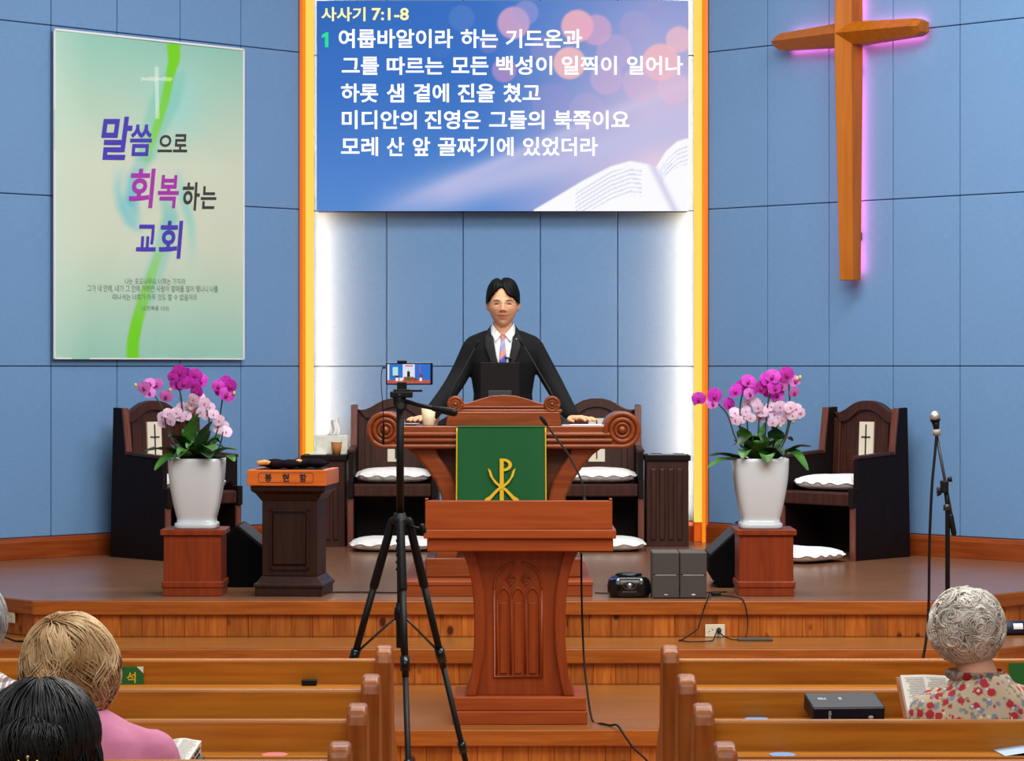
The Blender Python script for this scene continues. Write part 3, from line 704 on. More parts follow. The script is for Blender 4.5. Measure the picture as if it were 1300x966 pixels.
ch['label'] = chairs[0][3]; ch['group'] = G; ch.location = chairs[0][1]
dup(ch, chairs[1][1], 0, chairs[1][3]); cR = dup(ch, (locR.x, locR.y, ZS), thR, chairs[3][3]); cL = dup(ch, (locL.x, locL.y, ZS), thL, chairs[2][3])
# cushions: puffy with a frilled rim
def cushion(wd, dp, h, seed, name='seat_cushion'):
    r = np.random.default_rng(seed); ph = r.uniform(0, 6, 6)
    def pt(a_, k, top):
        ca, sa = math.cos(a_), math.sin(a_); e = 5
        rr = 1/((abs(ca)**e+abs(sa)**e)**(1/e))
        fr = 1+.018*math.sin(a_*34+ph[0])*(k > .96)
        x = ca*rr*k*fr*wd/2; y = sa*rr*k*fr*dp/2
        hh = h*.5*(max(0, 1-k**4))**.5
        lump = .004*math.sin(x*25+ph[1])*math.cos(y*22+ph[2])
        return (x, y, h*.5+(hh+lump*(1-k) if top else -hh*.98)+.006*math.sin(a_*17+ph[3])*(k > .96))
    mb = MB(); n = 140; rings = []
    for k in (.02, .2, .4, .6, .75, .86, .93, .97, 1.0, 1.03): rings.append([pt(2*pi*i/n, k, True) for i in range(n)])
    for k in (1.0, .97, .9, .7, .4, .02): rings.append([pt(2*pi*i/n, k, False) for i in range(n)])
    return mb.loft(rings)
M['cushion'].name = 'white_cushion_cloth'
cm = [cushion(.475, .44, .095, 3).mesh('cushion'), cushion(.53, .42, .085, 5).mesh('cushion')]
for m_ in cm: m_.materials.append(M['cushion'])
def place(m_, name, label, cat, loc, rz=0, group=None, tilt=0):
    o = put(m_, name, None); o.location = loc; o.rotation_euler = (tilt, 0, rz); return tag(o, label, cat, group)
GC = 'white seat cushions on the clergy chairs'; GF = 'white floor cushions in front of the clergy chairs'
place(cm[0], 'seat_cushion', 'white seat cushion on the chair behind the tripod', 'cushion', (-.762, 17.31, ZS+.406), 0, GC)
place(cm[0], 'seat_cushion', 'white seat cushion on the niche chair right of the green cloth', 'cushion', (.555, 17.31, ZS+.406), .03, GC)
pc_ = Vector((locR.x, locR.y, 0))+d*.31; place(cm[0], 'seat_cushion', 'white seat cushion on the chair below the cross', 'cushion', (pc_.x, pc_.y, ZS+.406), thR, GC)
pc_ = Vector((locL.x, locL.y, 0))+dL*.31; place(cm[0], 'seat_cushion', 'white seat cushion on the chair behind the left orchid', 'cushion', (pc_.x, pc_.y, ZS+.406), thL, GC)
place(cm[1], 'floor_cushion', 'white floor cushion behind the tripod legs', 'cushion', ((500-650)*16.85/F, 16.82, ZS+.002), .0, GF)
place(cm[1], 'floor_cushion', 'white floor cushion right of the lectern top', 'cushion', ((764-650)*16.85/F, 16.82, ZS+.002), .0, GF)
pc_ = Vector((locR.x, locR.y, 0))+d*.80; place(cm[1], 'floor_cushion', 'white floor cushion beside the right orchid stand', 'cushion', (pc_.x+.02, pc_.y, ZS+.002), thR, GF)
# ================================================================ SIDE CABINETS in the niche
def cabinet(loc, label):
    t = thing('side_cabinet', label, 'cabinet', loc, 0, 'dark side cabinets in the niche')
    MB().box(-.135, .135, .01, .32, 0, .55).build('body', M['dark'], t, bevel=.003)
    MB().box(-.148, .148, -.005, .33, .55, .585).build('top', M['darkside'], t, bevel=.004, seg=2)
    for i in range(4):
        MB().box(-.108+i*.056, -.072+i*.056, -.002, .014, .045, .50).build('flute', M['dark'], t, bevel=.006, seg=2)
    MB().box(-.136, .136, .002, .02, 0, .03).build('plinth', M['dark'], t, bevel=.002)
    return t
cabinet((.996, 17.14, ZS), 'dark fluted side cabinet beside the right glowing strip')
cabinet((-1.205, 17.14, ZS), 'dark side cabinet carrying the tissue box, left of the niche')
tz = ZS+.585
# tissue box, paper cup, papers
M['tissue'] = plain('tissue_paper', S(240, 238, 236), .9); M['tbox'] = plain('tissue_box_card', S(232, 230, 214), .7, noise=.12, nscale=40)
p = P(426, 575, 17.35)
t = thing('tissue_box', 'pale green tissue box with a tissue sticking out on the dark cabinet', 'tissue box', (-1.165, 17.35, tz))
MB().box(-.103, .103, -.06, .06, 0, .125).build('carton', M['tbox'], t, bevel=.006, seg=2)
def tis(u, v): return ((u-.5)*.07*(1-.3*v)+.03*v+.01*math.sin(v*5), .02*math.sin(u*8+v*2)*(1-v*.4), .12+.10*v+.02*u*v)
MB().grid(tis, 16, 8).build('tissue', M['tissue'], t, recalc=False)
MB().prism([(.04*math.cos(a_), .025*math.sin(a_)) for a_ in np.linspace(0, 2*pi, 20, endpoint=False)], .124, .1262, 'z').build('opening', M['ink'], t)
t = thing('paper_cup', 'brown paper cup in front of the tissue box', 'cup', (P(427, 577, 17.18).x, 17.19, tz))
MB().lathe([(.026, 0), (.036, .085), (.033, .085), (.024, .004)], 24).build('wall', M['cup'], t)
MB().tube([(.036*math.cos(a_), .036*math.sin(a_), .085) for a_ in np.linspace(0, 2*pi, 25)], .002, 6).build('rim', M['paper'], t)
t = thing('notebook', 'black notebook on the left dark cabinet', 'notebook', (P(405, 578, 17.2).x, 17.22, tz))
MB().box(-.06, .05, -.05, .08, 0, .004).build('cover', M['black'], t); MB().box(-.058, .048, -.048, .078, .004, .011).build('pages', M['paper'], t)
t = thing('glass_plate', 'glossy glass plate on top of the fluted right cabinet', 'plate', (.996, 17.30, tz))
MB().box(-.125, .125, -.12, .14, 0, .008).build('plate', plain('glass_grey', S(150, 155, 165), .08, coat=.6), t, bevel=.002)
for x in (-.07, .075): MB().box(x-.035, x+.035, -.11, -.08, .008, .012).build('clip', M['black'], t)
# ================================================================ ORCHID STANDS, POTS, ORCHIDS
def plant_stand(loc, label, hw=.142):
    t = thing('plant_stand', label, 'stand', loc, 0, 'cherry wood plant stands')
    MB().box(-hw, hw, 0, .28, 0, .075).build('plinth', M['stand'], t, bevel=.003)
    MB().box(-hw-.006, hw+.006, -.006, .286, .04, .075).build('plinth_step', M['stand'], t, bevel=.006)
    MB().box(-hw+.004, hw-.004, .004, .276, .07, .305).build('body', M['stand'], t, bevel=.003)
    MB().box(-hw-.012, hw+.012, -.012, .292, .305, .335).build('top', M['stand'], t, bevel=.004)
    return t
def se(hw, z, n=48, e=6):
    r_ = []
    for i in range(n):
        a_ = 2*pi*i/n; ca, sa = math.cos(a_), math.sin(a_); k = 1/((abs(ca)**e+abs(sa)**e)**(1/e)); r_.append((ca*k*hw, sa*k*hw, z))
    return r_
def make_pot(loc, label):
    t = thing('flower_pot', label, 'pot', loc, 0, 'white square flower pots')
    h = .352
    prof = [(.104, .0), (.108, .004), (.108, .022), (.104, .028), (.096, .03), (.096, .05)]+[(.096+.043*math.sin(k*pi/2)**.9, .05+(h-.05)*k) for k in np.linspace(.05, 1, 14)]
    prof += [(.137, h+.002), (.129, h), (.127, h-.03), (.02, h-.03)]
    MB().loft([se(r_, z) for r_, z in prof]).build('body', M['ceramic'], t)
    MB().loft([se(.127, h-.04), se(.126, h-.022), se(.05, h-.015)]).build('soil', M['soil'], t)
    return t
def petal(ax, ay, rot, z=0, n=5, cup=.15):
    mb = MB()
    def f(u, v):
        y = v*ay; wv = ax*math.sin(pi*min(v*.9+.08, 1))**.7; x = (u-.5)*2*wv
        zz = z-cup*(x*x/ax)-cup*.5*(v-.5)**2*ay
        return (x*math.cos(rot)-y*math.sin(rot), zz, x*math.sin(rot)+y*math.cos(rot))
    return mb.grid(f, 4, n)
def flower_mesh(size, mt, name):
    mb = MB()
    for rot in (0, 2.25, -2.25):
        q_ = petal(.30*size, .52*size, rot, .02*size); mb.add([(x, -y, z) for x, y, z in q_.v], q_.f, True)
    for rot in (1.25, -1.25):
        q_ = petal(.42*size, .56*size, rot, .05*size); mb.add([(x, -y, z) for x, y, z in q_.v], q_.f, True)
    m_ = mb.mesh(name, recalc=False); m_.materials.append(mt); return m_
def lip_mesh(size, mt='orchidlip'):
    mb = MB().ell((0, -.1*size, -.10*size), (.12*size, .12*size, .17*size), 8, 6); mb.ell((0, -.12*size, .06*size), (.07*size, .09*size, .06*size), 8, 5)
    m_ = mb.mesh('lip'); m_.materials.append(M[mt]); return m_
FL = {'m': flower_mesh(.070, M['magenta'], 'flower'), 'v': flower_mesh(.062, M['mauve'], 'flower'), 'p': flower_mesh(.056, M['pale'], 'flower')}
LIP = {'m': lip_mesh(.070), 'v': lip_mesh(.062), 'p': lip_mesh(.030, 'palelip')}
BUD = MB().ell((0, 0, 0), (.008, .008, .011), 8, 6).mesh('bud'); BUD.materials.append(M['bud'])
def leaf(mb_pts, wd):
    pts = [Vector(p_) for p_ in mb_pts]
    def f(u, v):
        n = len(pts)-1; k = min(int(v*n), n-1); q_ = v*n-k; c_ = pts[k].lerp(pts[k+1], q_); tn = (pts[k+1]-pts[k]).normalized()
        sd = tn.cross(Vector((0, 0, 1))); sd = sd.normalized() if sd.length > 1e-3 else Vector((1, 0, 0))
        up = sd.cross(tn); w2 = wd*math.sin(pi*(.12+.86*v))**.6
        x = (u-.5)*2
        return c_+sd*x*w2+up*(abs(x)*w2*.35)
    return MB().grid(f, 4, 10)
def make_orchid(base, D, flowers, stems, leaves, label):
    """base: world point at the soil; everything given in photograph pixels at depth D plus a depth offset"""
    t = thing('orchid', label, 'orchid', base, 0, 'potted moth orchids')
    L_ = lambda px, py, dy=0: P(px, py, D+dy)-Vector(base)
    r = random.Random(len(flowers))
    for pts in stems:
        q_ = [L_(*p_) for p_ in pts]; q_[0].z = 0
        fine = []
        for i in range(len(q_)-1):
            for k in range(4): fine.append(q_[i].lerp(q_[i+1], k/4))
        fine.append(q_[-1]); sm = [fine[0]]+[(fine[i-1]+fine[i]+fine[i+1])/3 for i in range(1, len(fine)-1)]+[fine[-1]]
        MB().tube(sm, .0042, 6).build('stem', M['stem'], t)
    for i, pts in enumerate(leaves):
        q_ = [L_(*p_[:3]) for p_ in pts]
        leaf(q_, .038+.010*r.random()).build('leaf', M['leaf'] if i % 3 else M['leafdark'], t, recalc=False)
    for i in range(10):                       # short inner leaves filling the rosette
        a_ = 2*pi*i/10+r.uniform(-.25, .25); ln = r.uniform(.09, .15); up = r.uniform(.05, .12); c_, s_2 = math.cos(a_), math.sin(a_)
        q_ = [Vector((c_*.02, s_2*.02, -.01)), Vector((c_*ln*.4, s_2*ln*.4, up*.7)), Vector((c_*ln*.75, s_2*ln*.75, up)), Vector((c_*ln, s_2*ln, up*.75))]
        leaf(q_, r.uniform(.022, .034)).build('leaf', M['leaf'] if i % 2 else M['leafdark'], t, recalc=False)
    for k, px, py in flowers:
        dy = r.uniform(-.05, .03)
        if k == 'b':
            o = put(BUD, 'bud', None, t); o.location = L_(px, py, dy); continue
        o = put(FL[k], 'flower', None, t); o.location = L_(px, py, dy)
        o.rotation_euler = (r.uniform(-.35, .25), r.uniform(-.45, .45), r.uniform(-.6, .6)); s2 = r.uniform(.9, 1.12); o.scale = (s2, s2, s2)
        l_ = put(LIP[k], 'lip', None, o)
    return t
DO = 13.58
lx = (244-650)*13.44/F; rx = (973-650)*13.44/F
plant_stand((lx, 13.44, ZS), 'cherry wood plant stand left of the offering box', .148); plant_stand((rx, 13.44, ZS), 'cherry wood plant stand near the grey speakers', .140)
zp = ZS+.336
make_pot((lx+.008, 13.58, zp), 'tapered white ceramic pot on the left plant stand'); make_pot((rx-.018, 13.58, zp), 'tapered white ceramic pot on the right plant stand')
zs_ = zp+.334
make_orchid((lx+.008, 13.58, zs_), DO,
  [('v',190,487),('v',183,492),('v',200,488),('v',190,499),('b',172,489),('v',211,503),
   ('m',220,478),('m',228,472),('m',238,475),('m',234,486),('m',248,476),('m',246,488),('m',254,483),('m',225,488),('m',250,497),('b',244,484),('b',249,482),('b',216,495),
   ('m',277,490),('m',286,485),('m',293,490),('m',288,501),('m',281,496),('b',297,499),
   ('p',207,537),('p',213,525),('p',217,534),('p',206,529),('p',224,524),('p',231,517),('p',237,528),('p',229,530),('p',243,514),('p',246,507),('p',240,520),('p',253,505),
   ('p',259,512),('p',267,517),('p',262,526),('p',271,526),('p',255,523),('p',278,534),('p',284,541),('p',277,545),('p',287,548),('b',241,519)],
  [[(244,588),(233,540),(230,500),(222,482)],[(236,588),(212,550),(208,520),(190,492)],[(252,588),(252,540),(254,505),(248,485)],[(262,588),(277,545),(281,515),(285,492)],[(255,588),(264,560),(266,530),(262,520)],[(268,588),(280,565),(283,548)],[(232,588),(214,548),(212,535)]],
  [[(240,590),(222,577),(202,570,-.1),(184,573,-.14)],[(244,590),(225,578,-.05),(212,582,-.14),(197,597,-.2)],[(246,588),(240,565),(246,540,-.03),(253,525,-.05)],[(250,588),(258,562,-.03),(263,547,-.05),(270,535,-.06)],
   [(256,590),(272,578,-.05),(287,570,-.08),(301,571,-.1)],[(256,590),(275,583,-.09),(290,580,-.12),(297,586,-.14)],[(244,588),(232,565,-.05),(224,556,-.1),(214,554,-.14)],[(250,590),(245,575,-.1),(235,570,-.16),(228,580,-.2)],
   [(250,588),(268,568,.05),(276,556,.08),(282,552,.1)],[(240,588),(228,572,.06),(222,566,.1),(216,568,.12)],[(248,590),(255,570,-.08),(262,566,-.13),(270,572,-.17)],[(246,588),(244,560,.04),(238,548,.08),(232,545,.1)],[(250,590),(258,578,-.12),(262,576,-.16),(266,582,-.2)],[(243,590),(236,580,-.12),(230,574,-.16),(220,585,-.18)]],
  'magenta and pale pink moth orchid in the left white pot')
make_orchid((rx-.018, 13.58, zs_), DO,
  [('m',887,506),('b',882,512),('m',907,502),('v',904,512),('m',925,513),('m',941,491),('m',934,496),('m',950,484),('m',954,494),('m',966,492),('v',951,500),('m',973,482),('m',981,478),('m',990,484),('m',983,492),('m',976,497),('m',986,501),('m',998,475),('v',992,489),
   ('v',1009,484),('b',1012,481),('b',1016,479),('v',1008,498),('b',977,497),('b',991,494),
   ('p',933,524),('p',934,533),('p',947,522),('p',944,531),('p',953,530),('p',949,512),('p',962,517),('p',968,523),('p',959,511),('p',966,530),('p',985,513),('p',990,516),('p',979,516),('p',983,526),('p',981,536),('p',993,533),('p',1003,517),('p',1011,519),('p',1006,527),('p',1016,525),('p',999,524),('b',991,541),('b',1007,535)],
  [[(962,588),(934,560),(924,525),(907,508)],[(965,588),(940,550),(939,515),(945,490)],[(970,588),(972,545),(974,515),(980,490)],[(978,588),(999,550),(1003,515),(1001,480)],[(968,588),(950,555),(948,530)],[(972,588),(962,560),(964,525)],[(974,588),(986,555),(987,530)],[(980,588),(997,560),(1005,528)]],
  [[(960,588),(935,582,-.04),(915,577,-.08),(901,579,-.1)],[(960,588),(935,584,-.08),(918,584,-.14),(899,594,-.2)],[(965,588),(945,560),(942,548,-.02),(937,541,-.03)],[(978,588),(1000,575,-.04),(1015,567,-.06),(1030,567,-.08)],
   [(975,588),(995,572,-.02),(1010,577,-.1),(1025,597,-.15)],[(968,588),(967,555,.02),(972,542,.03),(974,530,.03)],[(972,588),(985,560),(983,548,-.02),(978,541,-.03)],[(962,590),(950,575,-.1),(946,572,-.14),(943,582,-.18)],
   [(972,590),(962,575,-.1),(970,566,-.14),(980,560,-.15)],[(968,588),(955,560,-.06),(948,556,-.1),(938,566,-.14)],[(975,588),(990,560,.05),(998,556,.08),(1006,560,.1)],[(964,588),(946,568,.05),(940,560,.08),(936,562,.1)],[(974,590),(980,572,-.12),(988,570,-.16),(994,578,-.18)],[(969,590),(975,580,-.14),(973,577,-.18),(974,587,-.2)],[(966,590),(960,568,-.08),(956,560,-.1),(958,552,-.1)]],
  'magenta and pale pink moth orchid in the right white pot')
# ================================================================ OFFERING BOX
D_ = 13.42; s_ = D_/F
t = thing('offering_box', 'dark walnut offering box with orange lettered rim beside the left orchid', 'offering box', ((366-650)*s_, D_, ZS), math.radians(-6))
def ring4(hw, y0, y1, z): return [(-hw, y0, z), (hw, y0, z), (hw, y1, z), (-hw, y1, z)]
# square stepped foot, tapering plinth, shaft, flared neck
MB().box(-.170, .170, 0, .33, 0, .045).build('foot', M['darkbox'], t, bevel=.003)
MB().loft([ring4(.178, -.006, .336, .045), ring4(.178, -.006, .336, .06), ring4(.16, .012, .318, .075), ring4(.143, .03, .30, .10)], True, False).build('plinth', M['darkbox'], t, bevel=.002)
MB().box(-.14, .14, .033, .297, .10, .485).build('shaft', M['darkbox'], t, bevel=.003)
MB().loft([ring4(.142, .03, .30, .478), ring4(.162, .012, .318, .505), ring4(.165, .008, .322, .512), ring4(.188, -.014, .344, .53), ring4(.19, -.016, .346, .556)], True, False).build('neck_moulding', M['darkbox'], t, bevel=.002)
p = MB().box(-.086, .086, .022, .036, .155, .415).build('raised_panel', M['darkbox'], t, bevel=.012, seg=1)
f_ = MB()
for x0, x1, z0, z1 in ((-.10, .10, .425, .437), (-.10, .10, .133, .145), (-.10, -.09, .133, .437), (.09, .10, .133, .437)): f_.box(x0, x1, .022, .036, z0, z1)
f_.build('panel_frame', M['darkbox'], t)
rim = MB().box(-.205, .195, -.03, .36, .556, .635).build('rim', M['offer'], t, bevel=.004, seg=2)
MB().box(-.17, .165, .01, .32, .6345, .637).build('lid', M['darkside'], t)
ox = -.006
letters_each([('봉', ox-.107, ox-.072, .617, .577, .03), ('헌', ox-.018, ox+.017, .617, .577, .03), ('함', ox+.069, ox+.104, .617, .577, .03)], lambda x, z: (x, -.0325, z), M['ink'], rim)
fr = []
for cx, cz, a0 in ((.125, .6, 0), (-.125, .6, 90), (-.125, .592, 180), (.125, .592, 270)):
    for a_ in np.linspace(a0, a0+90, 6):
        sx = 1 if cx > 0 else -1; sz = 1 if a0 < 180 else -1
        fr.append((ox+cx+sx*.014*abs(math.cos(math.radians(a_))), -.031, .597+sz*(.013+.012*abs(math.sin(math.radians(a_))))))
MB().tube(fr+[fr[0]], .0011, 5).build('frame_line', M['ink'], rim)
M['velvet'] = plain('dark_velvet', S(26, 14, 24), .95, spec=.1, noise=.3, nscale=40); M['handle'] = wood('bag_handle_wood', S(196, 140, 70), S(220, 168, 96), 'X', 3, 8, .3, .3)
def bag(loc, rz, label, s2):
    t = thing('offering_bag', label, 'bag', loc, rz, 'velvet offering bags on the offering box')
    def f(u, v):
        a_ = 2*pi*u; k = math.sin(pi*(.02+.96*v))**.5
        return (-.11+.22*v, (.055*k+.006*math.sin(v*20))*math.cos(a_), max(.0, .024+(.024*k+.004*math.sin(v*14+a_*2))*math.sin(a_)))
    MB().grid(f, 18, 18).build('pouch', M['velvet'], t)
    MB().tube([(s2*.045, -.035, .030), (s2*.07, -.045, .034), (s2*.10, -.055, .030)], [.010, .014, .012], 10, round_=True).build('handle', M['handle'], t)
Lw = t.matrix_basis
o_ = t.matrix_basis @ Vector((-.055, .07, .638)); bag(o_, math.radians(-6), 'dark velvet offering bag with its wooden handle turned left', -1)
o_ = t.matrix_basis @ Vector((.06, .20, .638)); bag(o_, math.radians(-14), 'dark velvet offering bag with its wooden handle lying on top', -.4)
# ================================================================ WEDGE MONITOR SPEAKERS
def wedge(loc, rz, prof, depth, face, label):
    t = thing('stage_monitor', label, 'speaker', loc, rz, 'black wedge stage monitors')
    MB().prism(prof, 0, depth, 'y').build('cabinet', M['blackmat'], t, bevel=.008, seg=2)
    a, b = Vector((prof[face][0], 0, prof[face][1])), Vector((prof[face+1][0], 0, prof[face+1][1])); u = (b-a)
    n = Vector((u.z, 0, -u.x)).normalized()
    if n.z < 0: n = -n
    MB().obox(a+u*.06+Vector((0, .02, 0)), u*.88, Vector((0, depth-.04, 0)), n*.006).build('grille', plain('speaker_grille', S(62, 60, 62), .6, .3), t)
    for y in (.12, depth-.12): MB().tube([(prof[0][0]+.03, y, 0), (prof[0][0]+.03, y, .004)], .01, 8).build('foot', M['black'], t)
D_ = 14.0
wedge(((283-650)*D_/F-.0, 13.98, ZS), 0, [(0, 0), (.215, 0), (.215, .205), (.07, .325), (0, .24)], .42, 2, 'black wedge monitor between the left plant stand and the offering box')
wedge(((939-650)*D_/F+.06, 13.95, ZS), 0, [(0, 0), (-.17, 0), (-.225, .09), (-.225, .16), (-.045, .325), (0, .325)], .42, 3, 'black wedge monitor behind the right plant stand')
# ================================================================ CD PLAYER, GREY SPEAKERS, SOCKETS, CABLES
D_ = 13.32; s_ = D_/F
t = thing('cd_player', 'small black oval cd radio on the stage edge', 'radio', ((799.5-650)*s_, D_, ZS))
rings = []
for z, k in ((0, .86), (.008, .93), (.03, 1.0), (.06, 1.0), (.085, .95), (.10, .82), (.108, .6)):
    rings.append([(math.copysign(abs(math.cos(a_))**.55, math.cos(a_))*.108*k, .09+math.copysign(abs(math.sin(a_))**.6, math.sin(a_))*.085*k, z) for a_ in np.linspace(0, 2*pi, 36, endpoint=False)])
MB().loft(rings).build('body', M['blackgloss'], t)
MB().lathe([(.07, .104), (.066, .116), (.05, .122), (.02, .125), (.001, .125)], 28, (0, .09, 0), .85).build('disc_lid', M['blackgloss'], t)
MB().tube([(.032*math.cos(a_), .004, .062+.018*math.sin(a_)) for a_ in np.linspace(0, 2*pi, 24)], .004, 6).build('dial_ring', M['darkmetal'], t)
MB().lathe([(.001, -.0), (.014, .0), (.014, .006), (.001, .006)], 16).build('dial', M['metal'], t, loc=(0, .004, .062), rot=(pi/2, 0, 0))
for x in (-.058, .058):
    MB().ell((x, .012, .082), (.012, .006, .016), 12, 8).build('tuner_knob', M['metal'], t)
for i in range(6): MB().box(-.035+i*.012, -.027+i*.012, .0, .008, .030, .034).build('button', M['metal'], t)
MB().obox((-.095, .02, .088), (.035, -.012, .008), (0, .012, 0), (0, .0, .006)).build('blue_label', plain('blue_label', S(60, 90, 190), .4), t)
def speaker(px, label, mark):
    t = thing('bookshelf_speaker', label, 'speaker', ((px-650)*s_, D_-.02, ZS), 0, 'pair of small grey speakers')
    MB().box(-.067, .067, .008, .19, 0, .232).build('cabinet', plain('speaker_cabinet', S(92, 88, 86), .7, spec=.2), t, bevel=.004)
    for z0, z1 in ((.004, .116), (.119, .228)): MB().box(-.065, .065, 0, .012, z0, z1).build('grille', M['greyplastic'], t, bevel=.003)
    MB().box(-.052, .052, -.001, .008, .116, .1185).build('trim_line', plain('silver_line', S(200, 198, 196), .4), t)
    MB().ell((-.004 if mark else 0, -.001, .020), (.003 if mark else .011, .002, .003), 8, 6).build('badge', M['paper'], t)
    if mark: MB().box(.001, .009, -.001, .002, .0185, .0215).build('badge', M['paper'], t)
speaker(845, 'left one of the two small grey speakers on the stage edge', True); speaker(880, 'right one of the two small grey speakers on the stage edge', False)
def socket(loc, rz, label, holes=2):
    t = thing('power_socket', label, 'socket', loc, rz, 'cream wall sockets on the stage front')
    MB().box(-.049, .049, -.008, .0, -.031, .031).build('plate', M['ivory'], t, bevel=.003, seg=2)
    for s in (-1, 1):
        x = s*.0205
        MB().tube([(x+.0165*math.cos(a_), -.008, .0165*math.sin(a_)) for a_ in np.linspace(0, 2*pi, 20)], .0016, 6).build('socket_ring', M['ivory'], t)
        h = MB()
        for k in (-1, 1): h.ell((x+k*.008, -.0085, .004*k), (.0028, .001, .0028), 8, 5)
        h.build('pin_hole', M['ink'], t)
D_ = DS-.003; p = P(907.5, 800, D_)
socket((p.x, D_-.012, p.z), 0, 'cream double socket with a black plug, below the grey speakers')
uL_ = Vector((-q, q, 0)); pL_ = Vector((LX, DS, 0))+uL_*.2
socket((pL_.x-.0135*q-.0, pL_.y-.0135*q, Z2+.088), -pi/4, 'cream socket at the left end of the stage front')
t = thing('power_plug', 'black plug pushed into the double socket', 'plug', P(912.5, 800, DS-.03)); t.location.y = DS-.026
MB().tube([(0, 0.004, 0), (0, -.03, -.004)], [.013, .010], 10, round_=True).build('body', M['black'], t)
def smooth_pts(pts, n=6):
    pts = [Vector(p_) for p_ in pts]; out = []
    for i in range(len(pts)-1):
        p0, p1, p2, p3 = pts[max(i-1, 0)], pts[i], pts[i+1], pts[min(i+2, len(pts)-1)]
        for k in range(n):
            a = k/n; out.append(.5*((2*p1)+(-p0+p2)*a+(2*p0-5*p1+4*p2-p3)*a*a+(-p0+3*p1-3*p2+p3)*a**3))
    return out+[pts[-1]]
def cable(name, label, pts, r, cat='cable', mt='black'):
    o = MB().tube(smooth_pts(pts), r, 6).build(name, M[mt]); return tag(o, label, cat)
zt2 = Z2+.006; zs2 = ZS+.005
cable('power_cable', 'thin black cable from the grey speaker looping down to the socket', [P(901, 752, 13.42), P(898, 761, 13.17), P(893, 775, 13.16), P(887, 795, 13.14), P(884, 800, 13.13)]+[Vector(((x-650)*D/F, D, zt2)) for x, D in ((868, 13.05), (862, 12.98), (875, 12.92), (895, 12.93), (905, 12.98))]+[P(908, 806, 13.1), P(910, 802, 13.16)], .0032)
cable('power_cable', 'thin black cable from the plug up over the stage edge to the dark box', [P(912, 801, 13.155), P(918, 807, 13.1)]+[Vector(((x-650)*D/F, D, zt2)) for x, D in ((928, 13.03), (938, 13.02), (946, 13.06))]+[P(949, 795, 13.14), P(948, 778, 13.155), P(944, 763, 13.165)]+[Vector(((x-650)*D/F, D, zs2)) for x, D in ((938, 13.3), (925, 13.4), (912, 13.45))], .0032)
o = MB().box(-.024, .024, -.02, .02, 0, .022).build('adapter_box', M['black'], None, bevel=.006, seg=2); o.location = ((909-650)*13.45/F, 13.46, ZS); tag(o, 'small black inline adapter on the stage behind the grey speakers', 'adapter')
o = MB().box(-.085, .085, -.035, .035, 0, .012).build('adapter_strip', M['greyplastic'], None, bevel=.004, seg=2); o.location = ((959-650)*13.0/F, 13.02, Z2); tag(o, 'flat grey plastic strip lying on the step below the right orchid', 'strip')
cable('floor_cable', 'black cable lying along the stage floor from the offering box to the pulpit', [Vector(((x-650)*13.62/F, D, zs2)) for x, D in ((415, 13.62), (450, 13.63), (490, 13.60), (524, 13.62))], .004)
cable('floor_cable', 'black cable on the stage floor running behind the cd radio', [Vector(((x-650)*13.5/F, D, zs2)) for x, D in ((756, 13.58), (775, 13.56), (800, 13.58), (840, 13.62), (880, 13.6), (925, 13.64))], .0035)
cable('floor_cable', 'black cable at the left end of the stage step', [P(4, 808, 13.0), P(12, 811, 12.9)]+[Vector(((x-650)*12.95/F, D, zt2)) for x, D in ((20, 12.95), (40, 12.93), (70, 12.9))], .005)
# navy tumbler lying on the step at the right edge
t = thing('navy_tumbler', 'navy blue roll with a white label lying on the step at the right edge', 'tumbler', (P(1288, 800, 13.3).x, 13.3, Z2+.036), math.radians(12))
M['navy'] = plain('navy', S(28, 36, 66), .5)
MB().lathe([(.03, -.08), (.036, -.075), (.036, .075), (.031, .075), (.029, -.07)], 24).build('body', M['navy'], t, rot=(0, pi/2, 0))
MB().lathe([(.001, .0), (.03, .0), (.03, .01), (.001, .01)], 24).build('pale_lining', plain('pale_lining', S(206, 206, 210), .6), t, loc=(.066, 0, 0), rot=(0, pi/2, 0))
MB().grid(lambda u, v: (-.02+.05*u, -.0372*math.cos(-.1+.8*v), .0372*math.sin(-.1+.8*v)), 3, 6).build('white_label', M['paper'], t, recalc=False)
# ================================================================ ON THE PULPIT
zd = ZB+zv+.0205
t = thing('laptop_screen', 'dark tablet monitor on a small stand in front of the preacher', 'monitor', ((634.5-650)*13.9/F, 13.9, zd))
M['slate'] = plain('slate_plastic', S(44, 44, 48), .6, spec=.2); M['matblack'] = plain('matt_black_shell', S(20, 14, 14), .6, spec=.08)
k = 13.9/F; w2 = 25.5*k; zt_ = P(0, 460, 13.9).z-zd
MB().obox((-w2, 0, .10), (2*w2, 0, 0), (0, .02, 0), (0, .06, zt_-.10)).build('shell', M['matblack'], t, bevel=.006, seg=2)
MB().obox((-w2*.6, -.004, .11), (w2*1.2, 0, 0), (0, .012, 0), (0, .018, .07)).build('back_plate', M['slate'], t, bevel=.004)
MB().obox((-w2+.002, -.001+.06, zt_-.003), (2*w2-.004, 0, 0), (0, .02, 0), (0, 0, .003)).build('top_edge', M['darkmetal'], t)
MB().box(-.02, .02, 0, .05, 0, .13).build('stand_neck', M['darkmetal'], t, bevel=.003); MB().box(-.1, .1, -.06, .12, 0, .01).build('stand_foot', M['slate'], t, bevel=.003)
MB().tube([(0, -.008, .13), (0, .002, .13)], .012, 12).build('hinge_knob', M['metal'], t)
